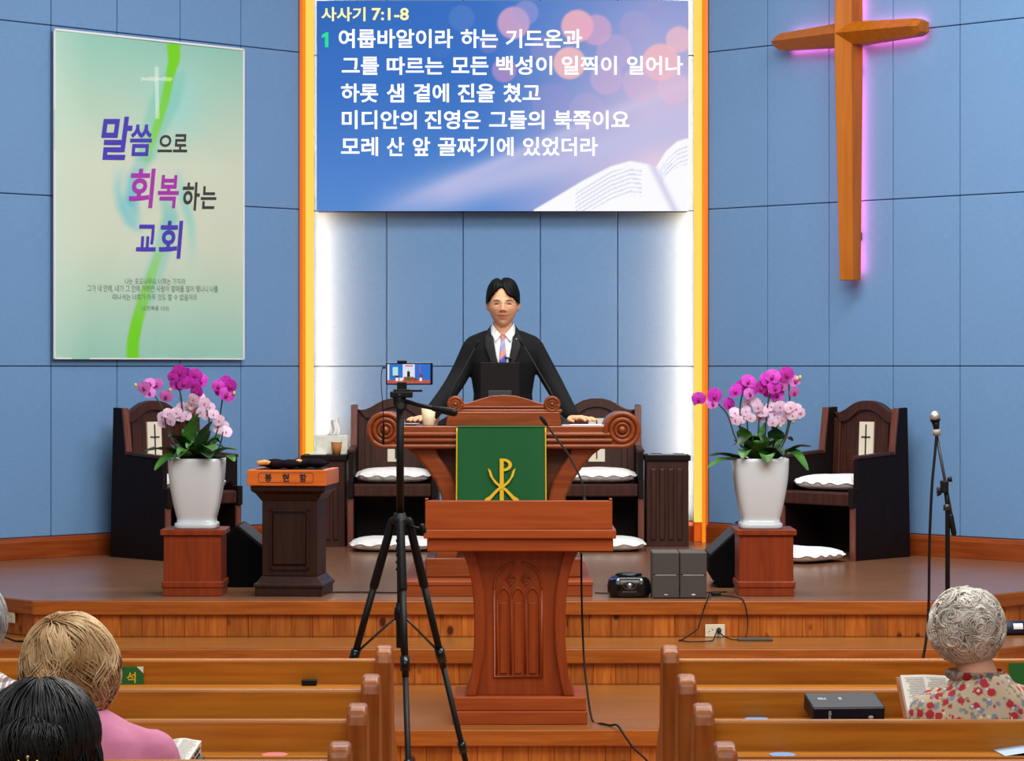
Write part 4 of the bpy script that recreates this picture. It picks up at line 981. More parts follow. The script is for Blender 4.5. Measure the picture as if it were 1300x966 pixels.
def goose(pts, label, r=.004, headr=.0075, headlen=.03, base=None):
    b = Vector(pts[0]); t = thing('gooseneck_microphone', label, 'microphone', b, 0, 'gooseneck microphones')
    q_ = [Vector(p_)-b for p_ in smooth_pts(pts, 8)]
    MB().tube(q_, r, 8).build('stem', M['darkmetal'], t)
    dd = (q_[-1]-q_[-2]).normalized()
    MB().tube([q_[-1]-dd*.004, q_[-1]+dd*headlen*.4, q_[-1]+dd*headlen], [headr*.7, headr, headr*.9], 10, round_=True).build('head', M['black'], t)
    MB().lathe([(.022, 0), (.022, .006), (.008, .018), (.006, .03)], 16).build('base', M['black'], t)
zz = zd
goose([((569-650)*13.8/F, 13.8, zz), P(571, 503, 13.79), P(588, 470, 13.78), P(604, 440, 13.77)], 'left gooseneck microphone crossing the preacher\'s jacket', .0042)
goose([((709-650)*13.8/F, 13.8, zz), P(704, 508, 13.79), P(682, 468, 13.78), P(664, 438, 13.77)], 'right gooseneck microphone crossing the preacher\'s jacket', .0042)
for px, s, lab in ((556, -1, 'left black sloped speaker block beside the book rest'), (714, 1, 'right black sloped speaker block beside the book rest')):
    o = MB().prism([(0, 0), (.10, 0), (.095, .02), (.02, .075)] if s > 0 else [(0, 0), (-.075, 0), (-.07, .02), (-.01, .055)], 0, .12, 'y').build('desk_block', M['slate'], None, bevel=.004); o.location = ((px-6*s-650)*13.78/F+(.045 if s < 0 else -.035), 13.83, zd); tag(o, lab, 'block')
p = P(544, 541, 13.78)
t = thing('desk_cup', 'cream cup with a faint pattern on the pulpit by the preacher\'s hand', 'cup', (p.x, 13.78, zd))
MB().lathe([(.027, 0), (.029, .004), (.037, .092), (.0345, .092), (.026, .006)], 28).build('wall', plain('cream_cup', S(226, 214, 178), .5, noise=.12, nscale=80), t)
MB().tube([(.0362*math.cos(a_), .0362*math.sin(a_), .092) for a_ in np.linspace(0, 2*pi, 28)], .0018, 6).build('rim', M['cream'], t)
o = MB().lathe([(.02, 0), (.045, .008), (.046, .011), (.018, .004)], 28).build('saucer', M['ceramic']); o.location = (P(522, 541, 13.82).x, 13.82, zd); tag(o, 'small white saucer on the left end of the pulpit desk', 'saucer')
o = MB().box(-.11, .11, -.09, .09, 0, .003).build('paper_sheet', M['paper']); o.location = (P(738, 541, 13.84).x, 13.83, zd+.0005); o.rotation_euler = (0, 0, .1); tag(o, 'white paper sheet under the preacher\'s right-side hand on the pulpit', 'paper')
# lectern microphone and its cable
zl_ = ZP+lz(640)
goose([((742-650)*11.33/F, 11.33, P(0, 640, 11.33).z), P(740, 615, 11.33), P(722, 578, 11.32), P(706, 556, 11.30), P(693, 538, 11.29)], 'long gooseneck microphone rising from the front lectern', .0042, .009, .034)
cable('microphone_cable', 'black cable hanging from the lectern down across the platform to the floor', [P(738, 702, 11.55), P(738.5, 760, 11.53), P(741, 830, 11.5), P(745, 872, 11.4)]+[Vector(((x-650)*D/F, D, ZP+.006)) for x, D in ((752, 11.33), (765, 11.22), (775, 11.17))]+[P(784, 921, 11.08), P(795, 937, 11.02), P(805, 950, 10.95), P(818, 962, 10.9), P(835, 980, 10.8)], .0045)
# ================================================================ MICROPHONE STAND at the right
D_ = 10.6; s_ = D_/F; bx = (1203-650)*s_
t = thing('microphone_stand', 'black boom microphone stand by the right wall behind the grey-haired woman', 'stand', (bx, D_, 0))
Lm = lambda px, py, dy=0: P(px, py, D_+dy)-Vector((bx, D_, 0))
MB().tube([(0, 0, .02), Lm(1203, 640), Lm(1200.5, 618)], .0095, 12).build('pole', M['black'], t)
MB().tube([Lm(1189, 552), Lm(1200, 612), Lm(1210, 665)], .0062, 10).build('boom', M['darkmetal'], t)
MB().tube([Lm(1207, 655), Lm(1211, 677)], .011, 12, round_=True).build('counterweight', M['black'], t)
MB().obox(Lm(1195, 626, -.02), (.03, 0, 0), (0, .04, 0), (0, 0, .05)).build('clutch', M['black'], t, bevel=.005, seg=2)
MB().tube([Lm(1195, 624, -.01), Lm(1190, 624, -.01)], [.012, .02], 12).build('knob', M['black'], t); MB().tube([Lm(1203, 609, -.01), Lm(1208, 608, -.01)], [.008, .012], 10).build('knob', M['black'], t)
MB().tube([Lm(1202, 640), Lm(1202, 648)], .014, 12).build('collar', M['darkmetal'], t)
for k in range(3):
    a_ = 2*pi*k/3+.5; MB().tube([(0, 0, .10), (.30*math.cos(a_), .30*math.sin(a_), .012)], .009, 8, round_=True).build('leg', M['black'], t)
MB().tube([(0, 0, .06), (0, 0, .14)], .018, 12).build('leg_hub', M['black'], t)
t = thing('microphone', 'dynamic microphone with a silver grille on the boom stand', 'microphone', P(1189, 549, D_-.01))
Lq = lambda px, py: P(px, py, D_-.01)-P(1189, 549, D_-.01)
MB().tube([Lq(1189.5, 552), Lq(1188.5, 541), Lq(1187.5, 534)], [.009, .0125, .017], 14).build('handle', M['black'], t)
MB().tube([Lq(1189.3, 553), Lq(1188.8, 545)], [.0145, .0155], 12).build('clip', plain('clip_grey', S(150, 142, 130), .5), t)
MB().ell(Lq(1187, 529), (.021, .021, .023), 16, 12).build('grille', plain('mesh_silver', S(190, 188, 182), .35, .8, bump=.6, nscale=500), t)
MB().tube([Lq(1187.5, 534.5), Lq(1187.2, 532)], .0205, 16).build('grille_band', M['black'], t)
cable('microphone_cable', 'black cable hanging down from the boom microphone', [P(1189, 552, 10.58), P(1187, 575, 10.57), P(1183, 620, 10.55), P(1180, 690, 10.55), P(1179, 770, 10.55), P(1176, 810, 10.52), P(1171, 840, 10.5), P(1160, 900, 10.45), P(1150, 960, 10.4), P(1140, 990, 10.4)], .0055)
# ================================================================ TRIPOD WITH PHONE
D_ = 9.3; s_ = D_/F; bx = (508-650)*s_
t = thing('camera_tripod', 'black camera tripod holding a phone in the aisle', 'tripod', (bx, D_, 0))
Lm = lambda px, py, dy=0: P(px, py, D_+dy)-Vector((bx, D_, 0))
hub = Lm(507.5, 662)
MB().tube([Lm(508, 500), Lm(508, 655)], .0135, 14).build('centre_column', M['black'], t)
MB().tube([Lm(507.5, 655), Lm(508.5, 770)], .012, 12).tube([Lm(508.5, 765), Lm(509, 822)], .0165, 14).build('column_sleeve', M['black'], t)
for k in range(6): MB().tube([Lm(508, 676+k*9), Lm(508, 679+k*9)], .0155, 12).build('column_tooth', M['black'], t)
MB().tube([Lm(509.5, 820), Lm(509.5, 827), Lm(512, 829), Lm(512.5, 824)], .003, 6).build('hook', M['darkmetal'], t)
MB().lathe([(.026, -.012), (.034, -.006), (.034, .012), (.022, .018), (.02, .03)], 20, hub).build('hub', M['black'], t)
feet = [(-.345, .10), (.285, .20), (.055, -.40)]; starts = [(-.028, .006), (.030, .012), (.002, -.03)]
for (fx, fy), (sx, sy) in zip(feet, starts):
    a = Vector((sx, sy, hub.z+.0)); b = Vector((fx, fy, .012)); dd = b-a
    lg = MB().tube([a, a+dd*.20], [.0145, .0165], 12, round_=True).build('leg', M['black'], t)
    MB().tube([a+dd*.18, a+dd*.46], .0125, 12).build('leg_tube', M['black'], lg)
    MB().tube([a+dd*.40, a+dd*.445], .0175, 12).build('leg_lock', M['blackgloss'], lg)
    MB().tube([a+dd*.45, a+dd*.99], .0105, 12).build('lower_tube', M['black'], lg)
    MB().tube([a+dd*.70, a+dd*.735], .0155, 12).build('leg_lock', M['blackgloss'], lg)
    MB().tube([a+dd*.975, b], .014, 10, round_=True).build('rubber_foot', M['blackmat'], lg)
    c_ = Lm(508.5, 778); MB().tube([c_, a+dd*.415], .0045, 6).build('brace', M['darkmetal'], t)
MB().lathe([(.021, -.025), (.023, 0), (.021, .02)], 14, Lm(508.5, 778)).build('brace_collar', M['black'], t)
MB().tube([Lm(519, 668), Lm(530, 670), Lm(536, 671)], [.004, .004, .0045], 8).tube([Lm(536, 668), Lm(538, 674)], .010, 10, round_=True).build('crank', M['black'], t)
# pan head
MB().tube([Lm(507, 500), Lm(507, 517)], [.026, .019], 14).build('pan_base', M['black'], t)
MB().tube([Lm(509, 515, -.03), Lm(509, 515, .02)], .021, 16).build('tilt_knob', M['black'], t); MB().tube([Lm(509, 515, -.036), Lm(509, 515, -.03)], .012, 12).build('knob_cap', M['darkmetal'], t)
MB().obox(Lm(495, 505, -.025), (.078, 0, 0), (0, .05, 0), (0, 0, .022)).obox(Lm(499, 499, -.02), (.06, 0, 0), (0, .04, 0), (0, 0, .014)).build('head_plate', M['black'], t, bevel=.004, seg=2)
MB().tube([Lm(522, 496), Lm(535, 496)], .004, 8, round_=True).build('plate_lever', M['black'], t)
MB().tube([Lm(514, 509, -.02), Lm(535, 515, -.08), Lm(552, 518.5, -.12)], .0075, 10).build('pan_handle', M['black'], t)
MB().tube([Lm(550, 518.5, -.12), Lm(562, 521, -.14), Lm(576, 523.5, -.17)], [.009, .0125, .0145], 12, round_=True).build('handle_grip', M['black'], t)
MB().obox(Lm(504, 495, -.015), (.033, 0, 0), (0, .03, 0), (0, 0, .028)).build('clamp', M['black'], t, bevel=.003)
MB().obox(Lm(504, 461, -.012), (.034, 0, 0), (0, .024, 0), (0, 0, .010)).build('clamp_top', M['black'], t, bevel=.003)
MB().obox(Lm(509, 490, .006), (.012, 0, 0), (0, .006, 0), (0, 0, .085)).build('clamp_back', M['black'], t)
p0 = P(490, 488.5, D_-.006); p1 = P(549.5, 460.5, D_-.006); w2, h2 = p1.x-p0.x, p1.z-p0.z
t = thing('smartphone', 'smartphone filming the preacher, clamped on the tripod', 'phone', p0)
MB().box(0, w2, -.004, .005, 0, h2).build('body', M['blackgloss'], t, bevel=.003, seg=2)
NX, NY = 90, 42; bz = .0045
mb = MB().grid(lambda u, v: (bz+(w2-2*bz-.004)*u, -.0044, bz+(h2-2*bz)*v), NX, NY, False)
V = np.array(mb.v); u = (V[:, 0]-bz)/(w2-2*bz-.004); v = (V[:, 2]-bz)/(h2-2*bz); c = np.zeros((len(u), 3)); c[:] = (40, 110, 205)
def rc(c, u0, u1, v0, v1, col):
    k = ((u > u0) & (u < u1) & (v > v0) & (v < v1)).astype(float); return mix(c, col, k)
c = rc(c, 0, .045, 0, 1, (226, 214, 214)); c = rc(c, 0, 1, 0, .17, (196, 84, 44)); c = rc(c, .36, .64, .2, 1, (224, 226, 238)); c = rc(c, .38, .62, .72, 1, (206, 224, 246))
c = rc(c, .42, .60, .86, .93, (230, 96, 110)); c = rc(c, .13, .25, .42, .85, (178, 226, 216)); c = rc(c, .75, .77, .55, .95, (200, 60, 90)); c = rc(c, .46, .53, .3, .62, (26, 28, 40)); c = rc(c, .48, .51, .6, .7, (196, 150, 120))
c = rc(c, .38, .62, .16, .34, (150, 74, 40)); c = rc(c, .46, .54, .12, .3, (20, 110, 60)); c = rc(c, .18, .27, .22, .42, (90, 40, 70)); c = rc(c, .19, .26, .12, .3, (240, 240, 240)); c = rc(c, .74, .83, .22, .5, (120, 60, 120)); c = rc(c, .75, .81, .12, .3, (240, 240, 240))
c = rc(c, .28, .36, .14, .3, (226, 222, 220)); c = rc(c, .62, .70, .14, .3, (120, 70, 50))
m = mb.mesh('display', recalc=False); color_attr(m, np.hstack([srgb2lin(c), np.ones((len(c), 1))])); put(m, 'display', picture('phone_picture', 1.0), t)
MB().box(w2-.0075, w2-.004, -.0048, -.0042, h2*.42, h2*.58).build('camera_notch', M['black'], t)
t = thing('microphone_lead', 'thin black lead with inline microphone hanging from the phone', 'cable', P(490, 467, D_-.006))
o0 = P(490, 467, D_-.006)
MB().tube(smooth_pts([Vector((-.001, 0, 0)), P(486, 467, D_-.008)-o0, P(484.5, 473, D_-.01)-o0, P(484, 490, D_-.01)-o0, P(486, 515, D_-.01)-o0, P(487, 537, D_-.01)-o0]), .0016, 6).build('wire', M['black'], t)
MB().tube([P(487, 535, D_-.01)-o0, P(487, 545, D_-.01)-o0, P(486.5, 563, D_-.01)-o0], [.003, .0045, .005], 10, round_=True).build('microphone_body', M['black'], t)
MB().tube([P(489, 467, D_-.006)-o0, P(485.5, 466.8, D_-.008)-o0], .0032, 8).build('plug', M['black'], t)
# ================================================================ PEWS
PD = [7.52, 6.81, 6.22, 5.58, 4.93]
def make_pew(side, D, label, xi, xo):
    t = thing('church_pew', label, 'pew', (xi, D, 0), 0, 'oak pews')
    L_ = abs(xo-xi); s = 1 if xo > xi else -1
    X0, X1 = sorted((s*.045, s*(L_-.045)))
    MB().prism([(.0, .30), (-.0, .844), (.004, .85), (.022, .85), (.026, .844), (.05, .30)], X0, X1, 'x').build('backrest', M['pew'], t, bevel=.003, seg=2)
    MB().box(X0, X1, -.145, .0, .762, .78).build('book_ledge', M['pew'], t, bevel=.004, seg=2)
    MB().box(X0, X1, -.152, -.142, .755, .788).build('ledge_lip', M['pew'], t, bevel=.002)
    MB().box(X0, X1, .03, .42, .405, .43).build('seat', M['pew'], t, bevel=.006, seg=2)
    for x0, x1 in (sorted((0, s*.047)), sorted((s*(L_-.047), s*L_))):
        prof = [(-.05, 0), (.40, 0), (.40, .40), (.30, .56), (.12, .66), (.07, .84), (.05, .872), (.02, .888), (-.02, .888), (-.045, .872), (-.055, .845), (-.05, .79)]
        MB().prism(prof, x0, x1, 'x').build('end_panel', M['pewend'], t, bevel=.010, seg=3)
    return t
XLi, XRi = -.335, .42
pewsL = [make_pew(-1, PD[i], l_, XLi, -2.5) for i, l_ in enumerate(('front oak pew on the left, carrying the green seat sign', 'second oak pew from the front on the left side', 'third oak pew on the left with a pink sticker', 'fourth oak pew on the left where the blonde woman sits', 'nearest oak pew on the left under the black-haired woman'))]
pewsR = [make_pew(1, PD[i], l_, XRi, 2.6) for i, l_ in enumerate(('front oak pew on the right, nearest the microphone stand', 'second oak pew on the right with the closed navy Bible', 'third oak pew on the right where the curly-haired woman sits', 'nearest oak pew on the right, only its end post showing'))]
M['stickb'] = plain('blue_sticker', S(120, 166, 222), .5); M['stickp'] = plain('pink_sticker', S(226, 128, 130), .5)
def sticker(pew, px, i, mt, lab, yc=-.075, k_=1):
    D = PD[i]-.07; x = (px-650)*D/F-pew.location.x
    o = MB().prism([(x+.030*math.cos(a_), yc+.036*k_*math.sin(a_)) for a_ in np.linspace(0, 2*pi, 28, endpoint=False)], .7805, .7815, 'z').build('sticker', M[mt], pew); o['label'] = lab
sticker(pewsL[2], 349, 2, 'stickp', 'round pink sticker'); sticker(pewsR[1], 962, 1, 'stickb', 'round blue sticker', -.034, .8); sticker(pewsR[2], 993, 2, 'stickb', 'round blue sticker')
# seat signs
M['signgreen'] = plain('sign_green', S(14, 112, 52), .5); M['signgold'] = plain('sign_gold', S(232, 200, 40), .5)
def seat_sign(x0, x1, z0, z1, label, items, corner):
    t = thing('seat_sign', label, 'sign', (x0, PD[0]-.004, z0), 0)
    w2, h2 = x1-x0, z1-z0; k = min(.018, w2*.3)
    MB().prism([(0, 0), (w2, 0), (w2, h2-k), (w2-k, h2), (0, h2)] if corner else [(0, 0), (w2, 0), (w2, h2), (0, h2)], -.003, 0, 'y').build('card', M['signgreen'], t)
    if corner: MB().prism([(w2-k, h2), (w2, h2-k), (w2, h2)], -.003, 0, 'y').build('corner', M['paper'], t)
    if items: letters_each(items, lambda x, z: (x, -.0042, z), M['signgold'], t)
D = PD[0]-.006; k = D/F
a, b_ = P(98, 873, D), P(182, 846.5, D); X_ = lambda px: (px-98)*k; Z_ = lambda py: (873-py)*k
seat_sign(a.x, b_.x, a.z, b_.z, 'green seat sign with yellow Korean letters beside the blonde hair', [('원', X_(143), X_(155), Z_(853), Z_(867), .02), ('석', X_(161), X_(172.5), Z_(853), Z_(867), .02)], True)
a, b_ = P(1281, 872, D), P(1360, 842, D)
seat_sign(a.x, b_.x, a.z, b_.z, 'green seat sign half hidden behind the curly-haired woman\'s shoulder', None, False)
o = MB().box(-.021, .021, -.012, .012, 0, .016).build('eraser_box', M['black'], None, bevel=.002); p = P(391, 868, PD[0]-.08); o.location = (p.x, PD[0]-.03, .781); tag(o, 'small black box on the front left pew ledge', 'box')
# closed navy Bible
M['bible'] = plain('bible_navy', S(16, 20, 34), .45, spec=.25); M['page'] = plain('bible_pages', S(236, 232, 222), .8); M['silver'] = plain('silver_print', S(200, 200, 206), .4)
D = PD[1]-.07
t = thing('closed_bible', 'closed navy Bible lying on the pew ledge right of the aisle', 'book', ((1071-650)*D/F, D-.006, .7925), math.radians(5)); t.rotation_euler = (math.radians(11), 0, math.radians(5))
MB().box(-.09, .09, -.055, .062, 0, .006).box(-.09, .09, -.055, .062, .036, .042).box(-.09, .09, -.060, -.052, .002, .040).box(-.091, -.083, -.055, .062, .002, .040).box(.083, .091, -.055, .062, .002, .040).build('cover', M['bible'], t, bevel=.004, seg=2)
MB().box(-.082, .082, -.052, .058, .006, .036).build('pages', M['page'], t)
letters_each([('B', -.052, -.045, .034, .022, .01), ('B', -.052, -.045, .020, .008, .01)], lambda x, z: (x, -.0605, z), M['silver'], t)
letters_each([('BIBLE', -.065, -.045, .02, .006, .01), ('II', -.012, -.006, .022, .004, .01)], lambda x, z: (x, z, .0424), M['silver'], t)
MB().ell((.055, -.0602, .016), (.007, .0012, .005), 10, 6).build('spine_mark', M['silver'], t)
# open Bible of the curly-haired woman, propped against the pew back
def page_lines(mb, f, n, u0, u1, v0, v1, rr):
    for i in range(n):
        v = v0+(v1-v0)*i/(n-1); e = u1-(u1-u0)*.25*rr.random()
        pts = [Vector(f(u0+(e-u0)*k/6, v)) for k in range(7)]
        for k in range(6):
            a_, b2 = pts[k], pts[k+1]; d_ = Vector(f(u0, min(v+.013, 1)))-Vector(f(u0, v)); mb.add([a_, b2, b2+d_, a_+d_], [(0, 1, 2, 3)])
M['print'] = plain('page_print', S(150, 150, 152), .8); M['hilite'] = plain('page_highlight', S(232, 240, 150), .8); M['tan'] = plain('tan_leather', S(164, 96, 52), .5)
def open_book(name, label, loc, rot, pw, ph, th, cover, lines=22, tabs=False):
    t = thing(name, label, 'book', loc); t.rotation_euler = rot
    rr = random.Random(5)
    for s in (-1, 1):
        f = lambda u, v, s=s: (s*pw*u, ph*v, th*(.55+.5*math.sin(min(u*2.6, pi/2+.4)))*1.0)
        mb = MB(); n = 12
        top = [[f(i/n, v) for i in range(n+1)] for v in (0, 1)]
        fr = top[0]+[(s*pw, 0, 0), (0, 0, 0)]; bk = top[1]+[(s*pw, ph, 0), (0, ph, 0)]; N_ = len(fr)
        mb.add(fr+bk, [tuple(range(N_)), tuple(range(2*N_-1, N_-1, -1))]+[(i, (i+1) % N_, N_+(i+1) % N_, N_+i) for i in range(N_)])
        pg = mb.build('page_block', M['page'], t)
        ln = MB(); g = lambda u, v, f=f: tuple(Vector(f(u, v))+Vector((0, 0, .0012)))
        page_lines(ln, g, lines, .08, .50, .08, .92, rr); page_lines(ln, g, lines, .54, .95, .08, .92, rr)
        ln.build('print_lines', M['print'], pg, recalc=False)
        if not tabs:
            hl = MB(); page_lines(hl, lambda u, v, f=f: tuple(Vector(f(u, v))+Vector((0, 0, .0020))), 4, .1, .5, .3, .7, rr); hl.build('highlight', M['hilite'], pg, recalc=False)
        MB().box(*sorted((s*.0, s*(pw+.008))), -.006, ph+.006, -.006, -.001).build('cover', cover, t, bevel=.002)
        if tabs and s > 0:
            for i in range(6):
                for j in range(2):
                    MB().ell((pw+.001, ph*(.12+.14*i), th*(.3+.45*j)), (.003, .008, .004), 8, 6).build('thumb_index', M['ink'] if (i+j) % 3 else plain('thumb_red', S(150, 60, 40), .6), t)
    return t
p = P(1208, 905, 6.70)
open_book('open_bible', 'open Bible with highlighted pages and brown cover held by the curly-haired woman', (p.x, 6.62, .795), (math.radians(52), 0, math.radians(8)), .125, .125, .016, M['tan'])
p = P(196, 960, 6.08)
open_book('open_bible', 'thick open Bible with black thumb index in front of the blonde woman', (P(188, 960, 5.95).x, 5.95, .770), (math.radians(13), math.radians(6), math.radians(-6)), .088, .13, .036, M['navy'], 18, True)
t = thing('bulletin', 'pale blue folded bulletin at the right end of the pew ledge', 'paper', (P(1290, 955, 6.17).x, 6.17, .7805), .1)
MB().grid(lambda u, v: (-.04+.14*u, -.05+.10*v, .0015+.010*(1-abs(2*u-1))), 8, 2).build('sheet', plain('pale_blue_paper', S(186, 208, 236), .7), t, recalc=False)
# ================================================================ PEOPLE
def sering(cx, cy, z, a, b, n=32, e=2.5):
    out = []
    for i in range(n):
        t_ = 2*pi*i/n; ca, sa = math.cos(t_), math.sin(t_); k = 1/((abs(ca)**e+abs(sa)**e)**(1/e)); out.append((cx+ca*k*a, cy+sa*k*b, z))
    return out
def torso(mb, secs): return mb.loft([sering(*s) for s in secs])
def head_mesh(mb, c, w=.078, d=.098, h=.128, face=1.0, nu=72, nv=56, tilt=0):
    """closed head, face towards -y"""
    c = Vector(c); ct, st = math.cos(tilt), math.sin(tilt)
    def pt(nx, ny, nz):
        k = max(0, (-.05-nz)/.95)
        wf = 1-.32*k**1.8; x = w*nx*wf*(1+.03*math.exp(-((nz-.25)/.4)**2))
        y = d*ny*(1-.10*k) if ny < 0 else d*ny*(1-.35*k)
        if ny < 0: y -= .006*k
        z = h*nz
        if ny < 0 and face:
            s = h/.128; X, Z = x/s, z/s
            g = lambda x0, z0, sx, sz: math.exp(-((X-x0)/sx)**2-((Z-z0)/sz)**2)
            prof = float(np.interp(Z, [-.045, -.038, -.030, -.015, .005, .022, .035], [0, .45, 1, .72, .36, .12, 0]))
            dy = .024*prof*math.exp(-(X/.0115)**2)
            for sg in (-1, 1):
                dy += .009*g(sg*.0135, -.033, .008, .008)            # nostril wings
                dy -= .010*g(sg*.034, .004, .018, .011)              # sockets
                dy += .0055*g(sg*.035, .001, .011, .0065)            # lids
                dy += .005*g(sg*.034, .024, .022, .007)              # brow ridge
                dy += .005*g(sg*.045, -.030, .022, .024)             # cheeks
                dy -= .004*g(sg*.030, -.062, .007, .008)             # mouth corners
            dy += .0075*g(0, -.057, .022, .0048)+.0085*g(0, -.070, .019, .0058)-.006*g(0, -.0632, .026, .0026)
            dy -= .004*g(0, -.084, .022, .007)
            dy += .008*g(0, -.108, .022, .018)
            y -= dy*s*face
        yy = y*ct-z*st; zz = y*st+z*ct
        return c+Vector((x, yy, zz))
    rings = []
    for j in range(1, nv):
        t_ = pi*j/nv
        rings.append([pt(math.sin(t_)*math.sin(2*pi*i/nu), -math.sin(t_)*math.cos(2*pi*i/nu), -math.cos(t_)) for i in range(nu)])
    b = len(mb.v); mb.loft(rings, cap=False); lo = len(mb.v); mb.v += [tuple(pt(0, 0, -1)), tuple(pt(0, 0, 1))]
    for i in range(nu):
        mb.f.append((lo, b+(i+1) % nu, b+i)); mb.s.append(True); q_ = b+(nv-2)*nu; mb.f.append((lo+1, q_+i, q_+(i+1) % nu)); mb.s.append(True)
    return pt
def ear(mb, c, s, sc=1.0):
    c = Vector(c)
    mb.ell(c, (.009*sc, .017*sc, .030*sc), 14, 10); mb.ell(c+Vector((s*.006*sc, .008*sc, .006*sc)), (.006*sc, .016*sc, .026*sc), 14, 10)
def hand(mb, wrist, fwd, side, up, s=1.0, curl=.25, spread=.16):
    """wrist -> palm -> five unequal fingers; side points to the thumb"""
    w_, f_, sd, up = Vector(wrist), Vector(fwd).normalized(), Vector(side).normalized(), Vector(up).normalized()
    for k in np.linspace(-1, 1, 5):          # palm as adjoining bones
        mb.tube([w_+sd*k*.020*s, w_+f_*.045*s+sd*k*.029*s+up*.003*s, w_+f_*.088*s+sd*k*.033*s], [.015*s, .0155*s, .0125*s], 10, round_=True)
    for i, (k, ln) in enumerate(((1, .072), (.36, .080), (-.32, .075), (-.98, .058))):
        b = w_+f_*.088*s+sd*k*.033*s; dr = (f_+sd*k*spread).normalized(); L_ = ln*s
        p1 = b+dr*L_*.42+up*.004*s; p2 = p1+(dr-up*curl*.9).normalized()*L_*.33; p3 = p2+(dr-up*curl*1.5).normalized()*L_*.25
        mb.tube([b, p1, p2, p3], [.0096*s, .0092*s, .0084*s, .0074*s], 10, round_=True)
    b = w_+f_*.020*s+sd*.026*s; p1 = b+(f_*.6+sd*.75-up*.15).normalized()*.040*s; p2 = p1+(f_*.9+sd*.35-up*.15).normalized()*.030*s; p3 = p2+(f_+sd*.1-up*.1).normalized()*.020*s
    mb.tube([b, p1, p2, p3], [.014*s, .0115*s, .0098*s, .0082*s], 10, round_=True)
def limb(mb, pts, rs, n=16):
    mb.tube(smooth_pts(pts, 6), np.interp(np.linspace(0, len(pts)-1, (len(pts)-1)*6+1), range(len(pts)), rs), n, round_=True)
def patch(bvh, Lc, Rc, n, off, th, name, mt, parent, sub=6):
    """strip between two (x, z) border lines laid on a body surface seen from the front"""
    def sample(c, v):
        k = min(int(v*(len(c)-1)), len(c)-2); a = v*(len(c)-1)-k; return (c[k][0]+(c[k+1][0]-c[k][0])*a, c[k][1]+(c[k+1][1]-c[k][1])*a)
    nv = (len(Lc)-1)*sub; rows = []; last = -.1
    for j in range(nv+1):
        row = []
        for i in range(n+1):
            l_, r_ = sample(Lc, j/nv), sample(Rc, j/nv); x = l_[0]+(r_[0]-l_[0])*i/n; z = l_[1]+(r_[1]-l_[1])*i/n
            h = bvh.ray_cast(Vector((x, -1, z)), Vector((0, 1, 0)))
            y = h[0].y if h[0] else last; last = y; row.append(Vector((x, y-off, z)))
        rows.append(row)
    mb = MB(); fr = [p for r_ in rows for p in r_]; bk = [p+Vector((0, th, 0)) for p in fr]; W2 = n+1; N_ = len(fr)
    fs = [(j*W2+i, j*W2+i+1, (j+1)*W2+i+1, (j+1)*W2+i) for j in range(nv) for i in range(n)]
    bd = [i for i in range(W2)]+[(j+1)*W2-1 for j in range(1, nv+1)]+[nv*W2+i for i in range(W2-2, -1, -1)]+[j*W2 for j in range(nv-1, 0, -1)]
    mb.add(fr+bk, fs+[tuple(N_+i for i in f[::-1]) for f in fs]+[(bd[i], bd[(i+1) % len(bd)], N_+bd[(i+1) % len(bd)], N_+bd[i]) for i in range(len(bd))], True)
    return mb.build(name, mt, parent)
def tint_skin(m, base, spots):
    V = np.empty(len(m.vertices)*3); m.vertices.foreach_get('co', V); V = V.reshape(-1, 3)
    c = np.zeros((len(V), 3)); c[:] = base
    for x, z, sx, sz, col, k, ymax in spots:
        kk = np.exp(-((V[:, 0]-x)/sx)**2-((V[:, 2]-z)/sz)**2)*k*(V[:, 1] < ymax); c = c*(1-kk[:, None])+np.array(col, float)*kk[:, None]
    color_attr(m, np.hstack([srgb2lin(c), np.ones((len(c), 1))]))
# ---------------------------------------------------------------- the preacher
M['suit'] = plain('black_suit', S(15, 15, 18), .85, spec=.2, noise=.15, nscale=200); M['lapel'] = plain('black_lapel', S(20, 20, 23), .7, spec=.25)
M['shirt'] = plain('white_shirt', S(214, 216, 222), .8); M['hairblack'] = plain('black_hair', S(7, 6, 7), .6, spec=.12, bump=.6, nscale=120)
M['glass'] = plain('glasses_rim', S(150, 118, 96), .35, .5); M['shoe'] = plain('black_leather', S(18, 17, 17), .25)
def tie_mat():
    m, t, b = nodes('striped_tie'); N = t.nodes.new; L = t.links.new; b.inputs['Roughness'].default_value = .55
    tc = N('ShaderNodeTexCoord'); sp = N('ShaderNodeSeparateXYZ'); L(tc.outputs['Object'], sp.inputs[0])
    a = N('ShaderNodeMath'); a.operation = 'MULTIPLY_ADD'; a.inputs[1].default_value = -1.0; L(sp.outputs[0], a.inputs[0]); L(sp.outputs[2], a.inputs[2])
    r = N('ShaderNodeMapRange'); r.inputs['From Min'].default_value = 1.08; r.inputs['From Max'].default_value = 1.27; L(a.outputs[0], r.inputs[0])
    cr = N('ShaderNodeValToRGB'); e = cr.color_ramp; e.interpolation = 'CONSTANT'; e.elements[0].color = S(36, 62, 160); e.elements[1].position = .20; e.elements[1].color = S(60, 80, 170)
    for p_, c_ in ((.26, S(196, 128, 112)), (.46, S(120, 134, 190)), (.62, S(150, 142, 178)), (.72, S(176, 110, 106))): q_ = e.elements.new(p_); q_.color = c_
    L(r.outputs[0], cr.inputs[0]); L(cr.outputs[0], b.inputs['Base Color']); return m
M['tie'] = tie_mat()
t = thing('person', 'man in a black suit, striped tie and glasses standing with hands on the pulpit', 'person', (-.049, 14.5, ZB))
hz = 1.412
sk = MB(); hp = head_mesh(sk, (0, -.01, hz), .079, .100, .128)
for s in (-1, 1): ear(sk, (s*.082, .004, hz-.004), s)
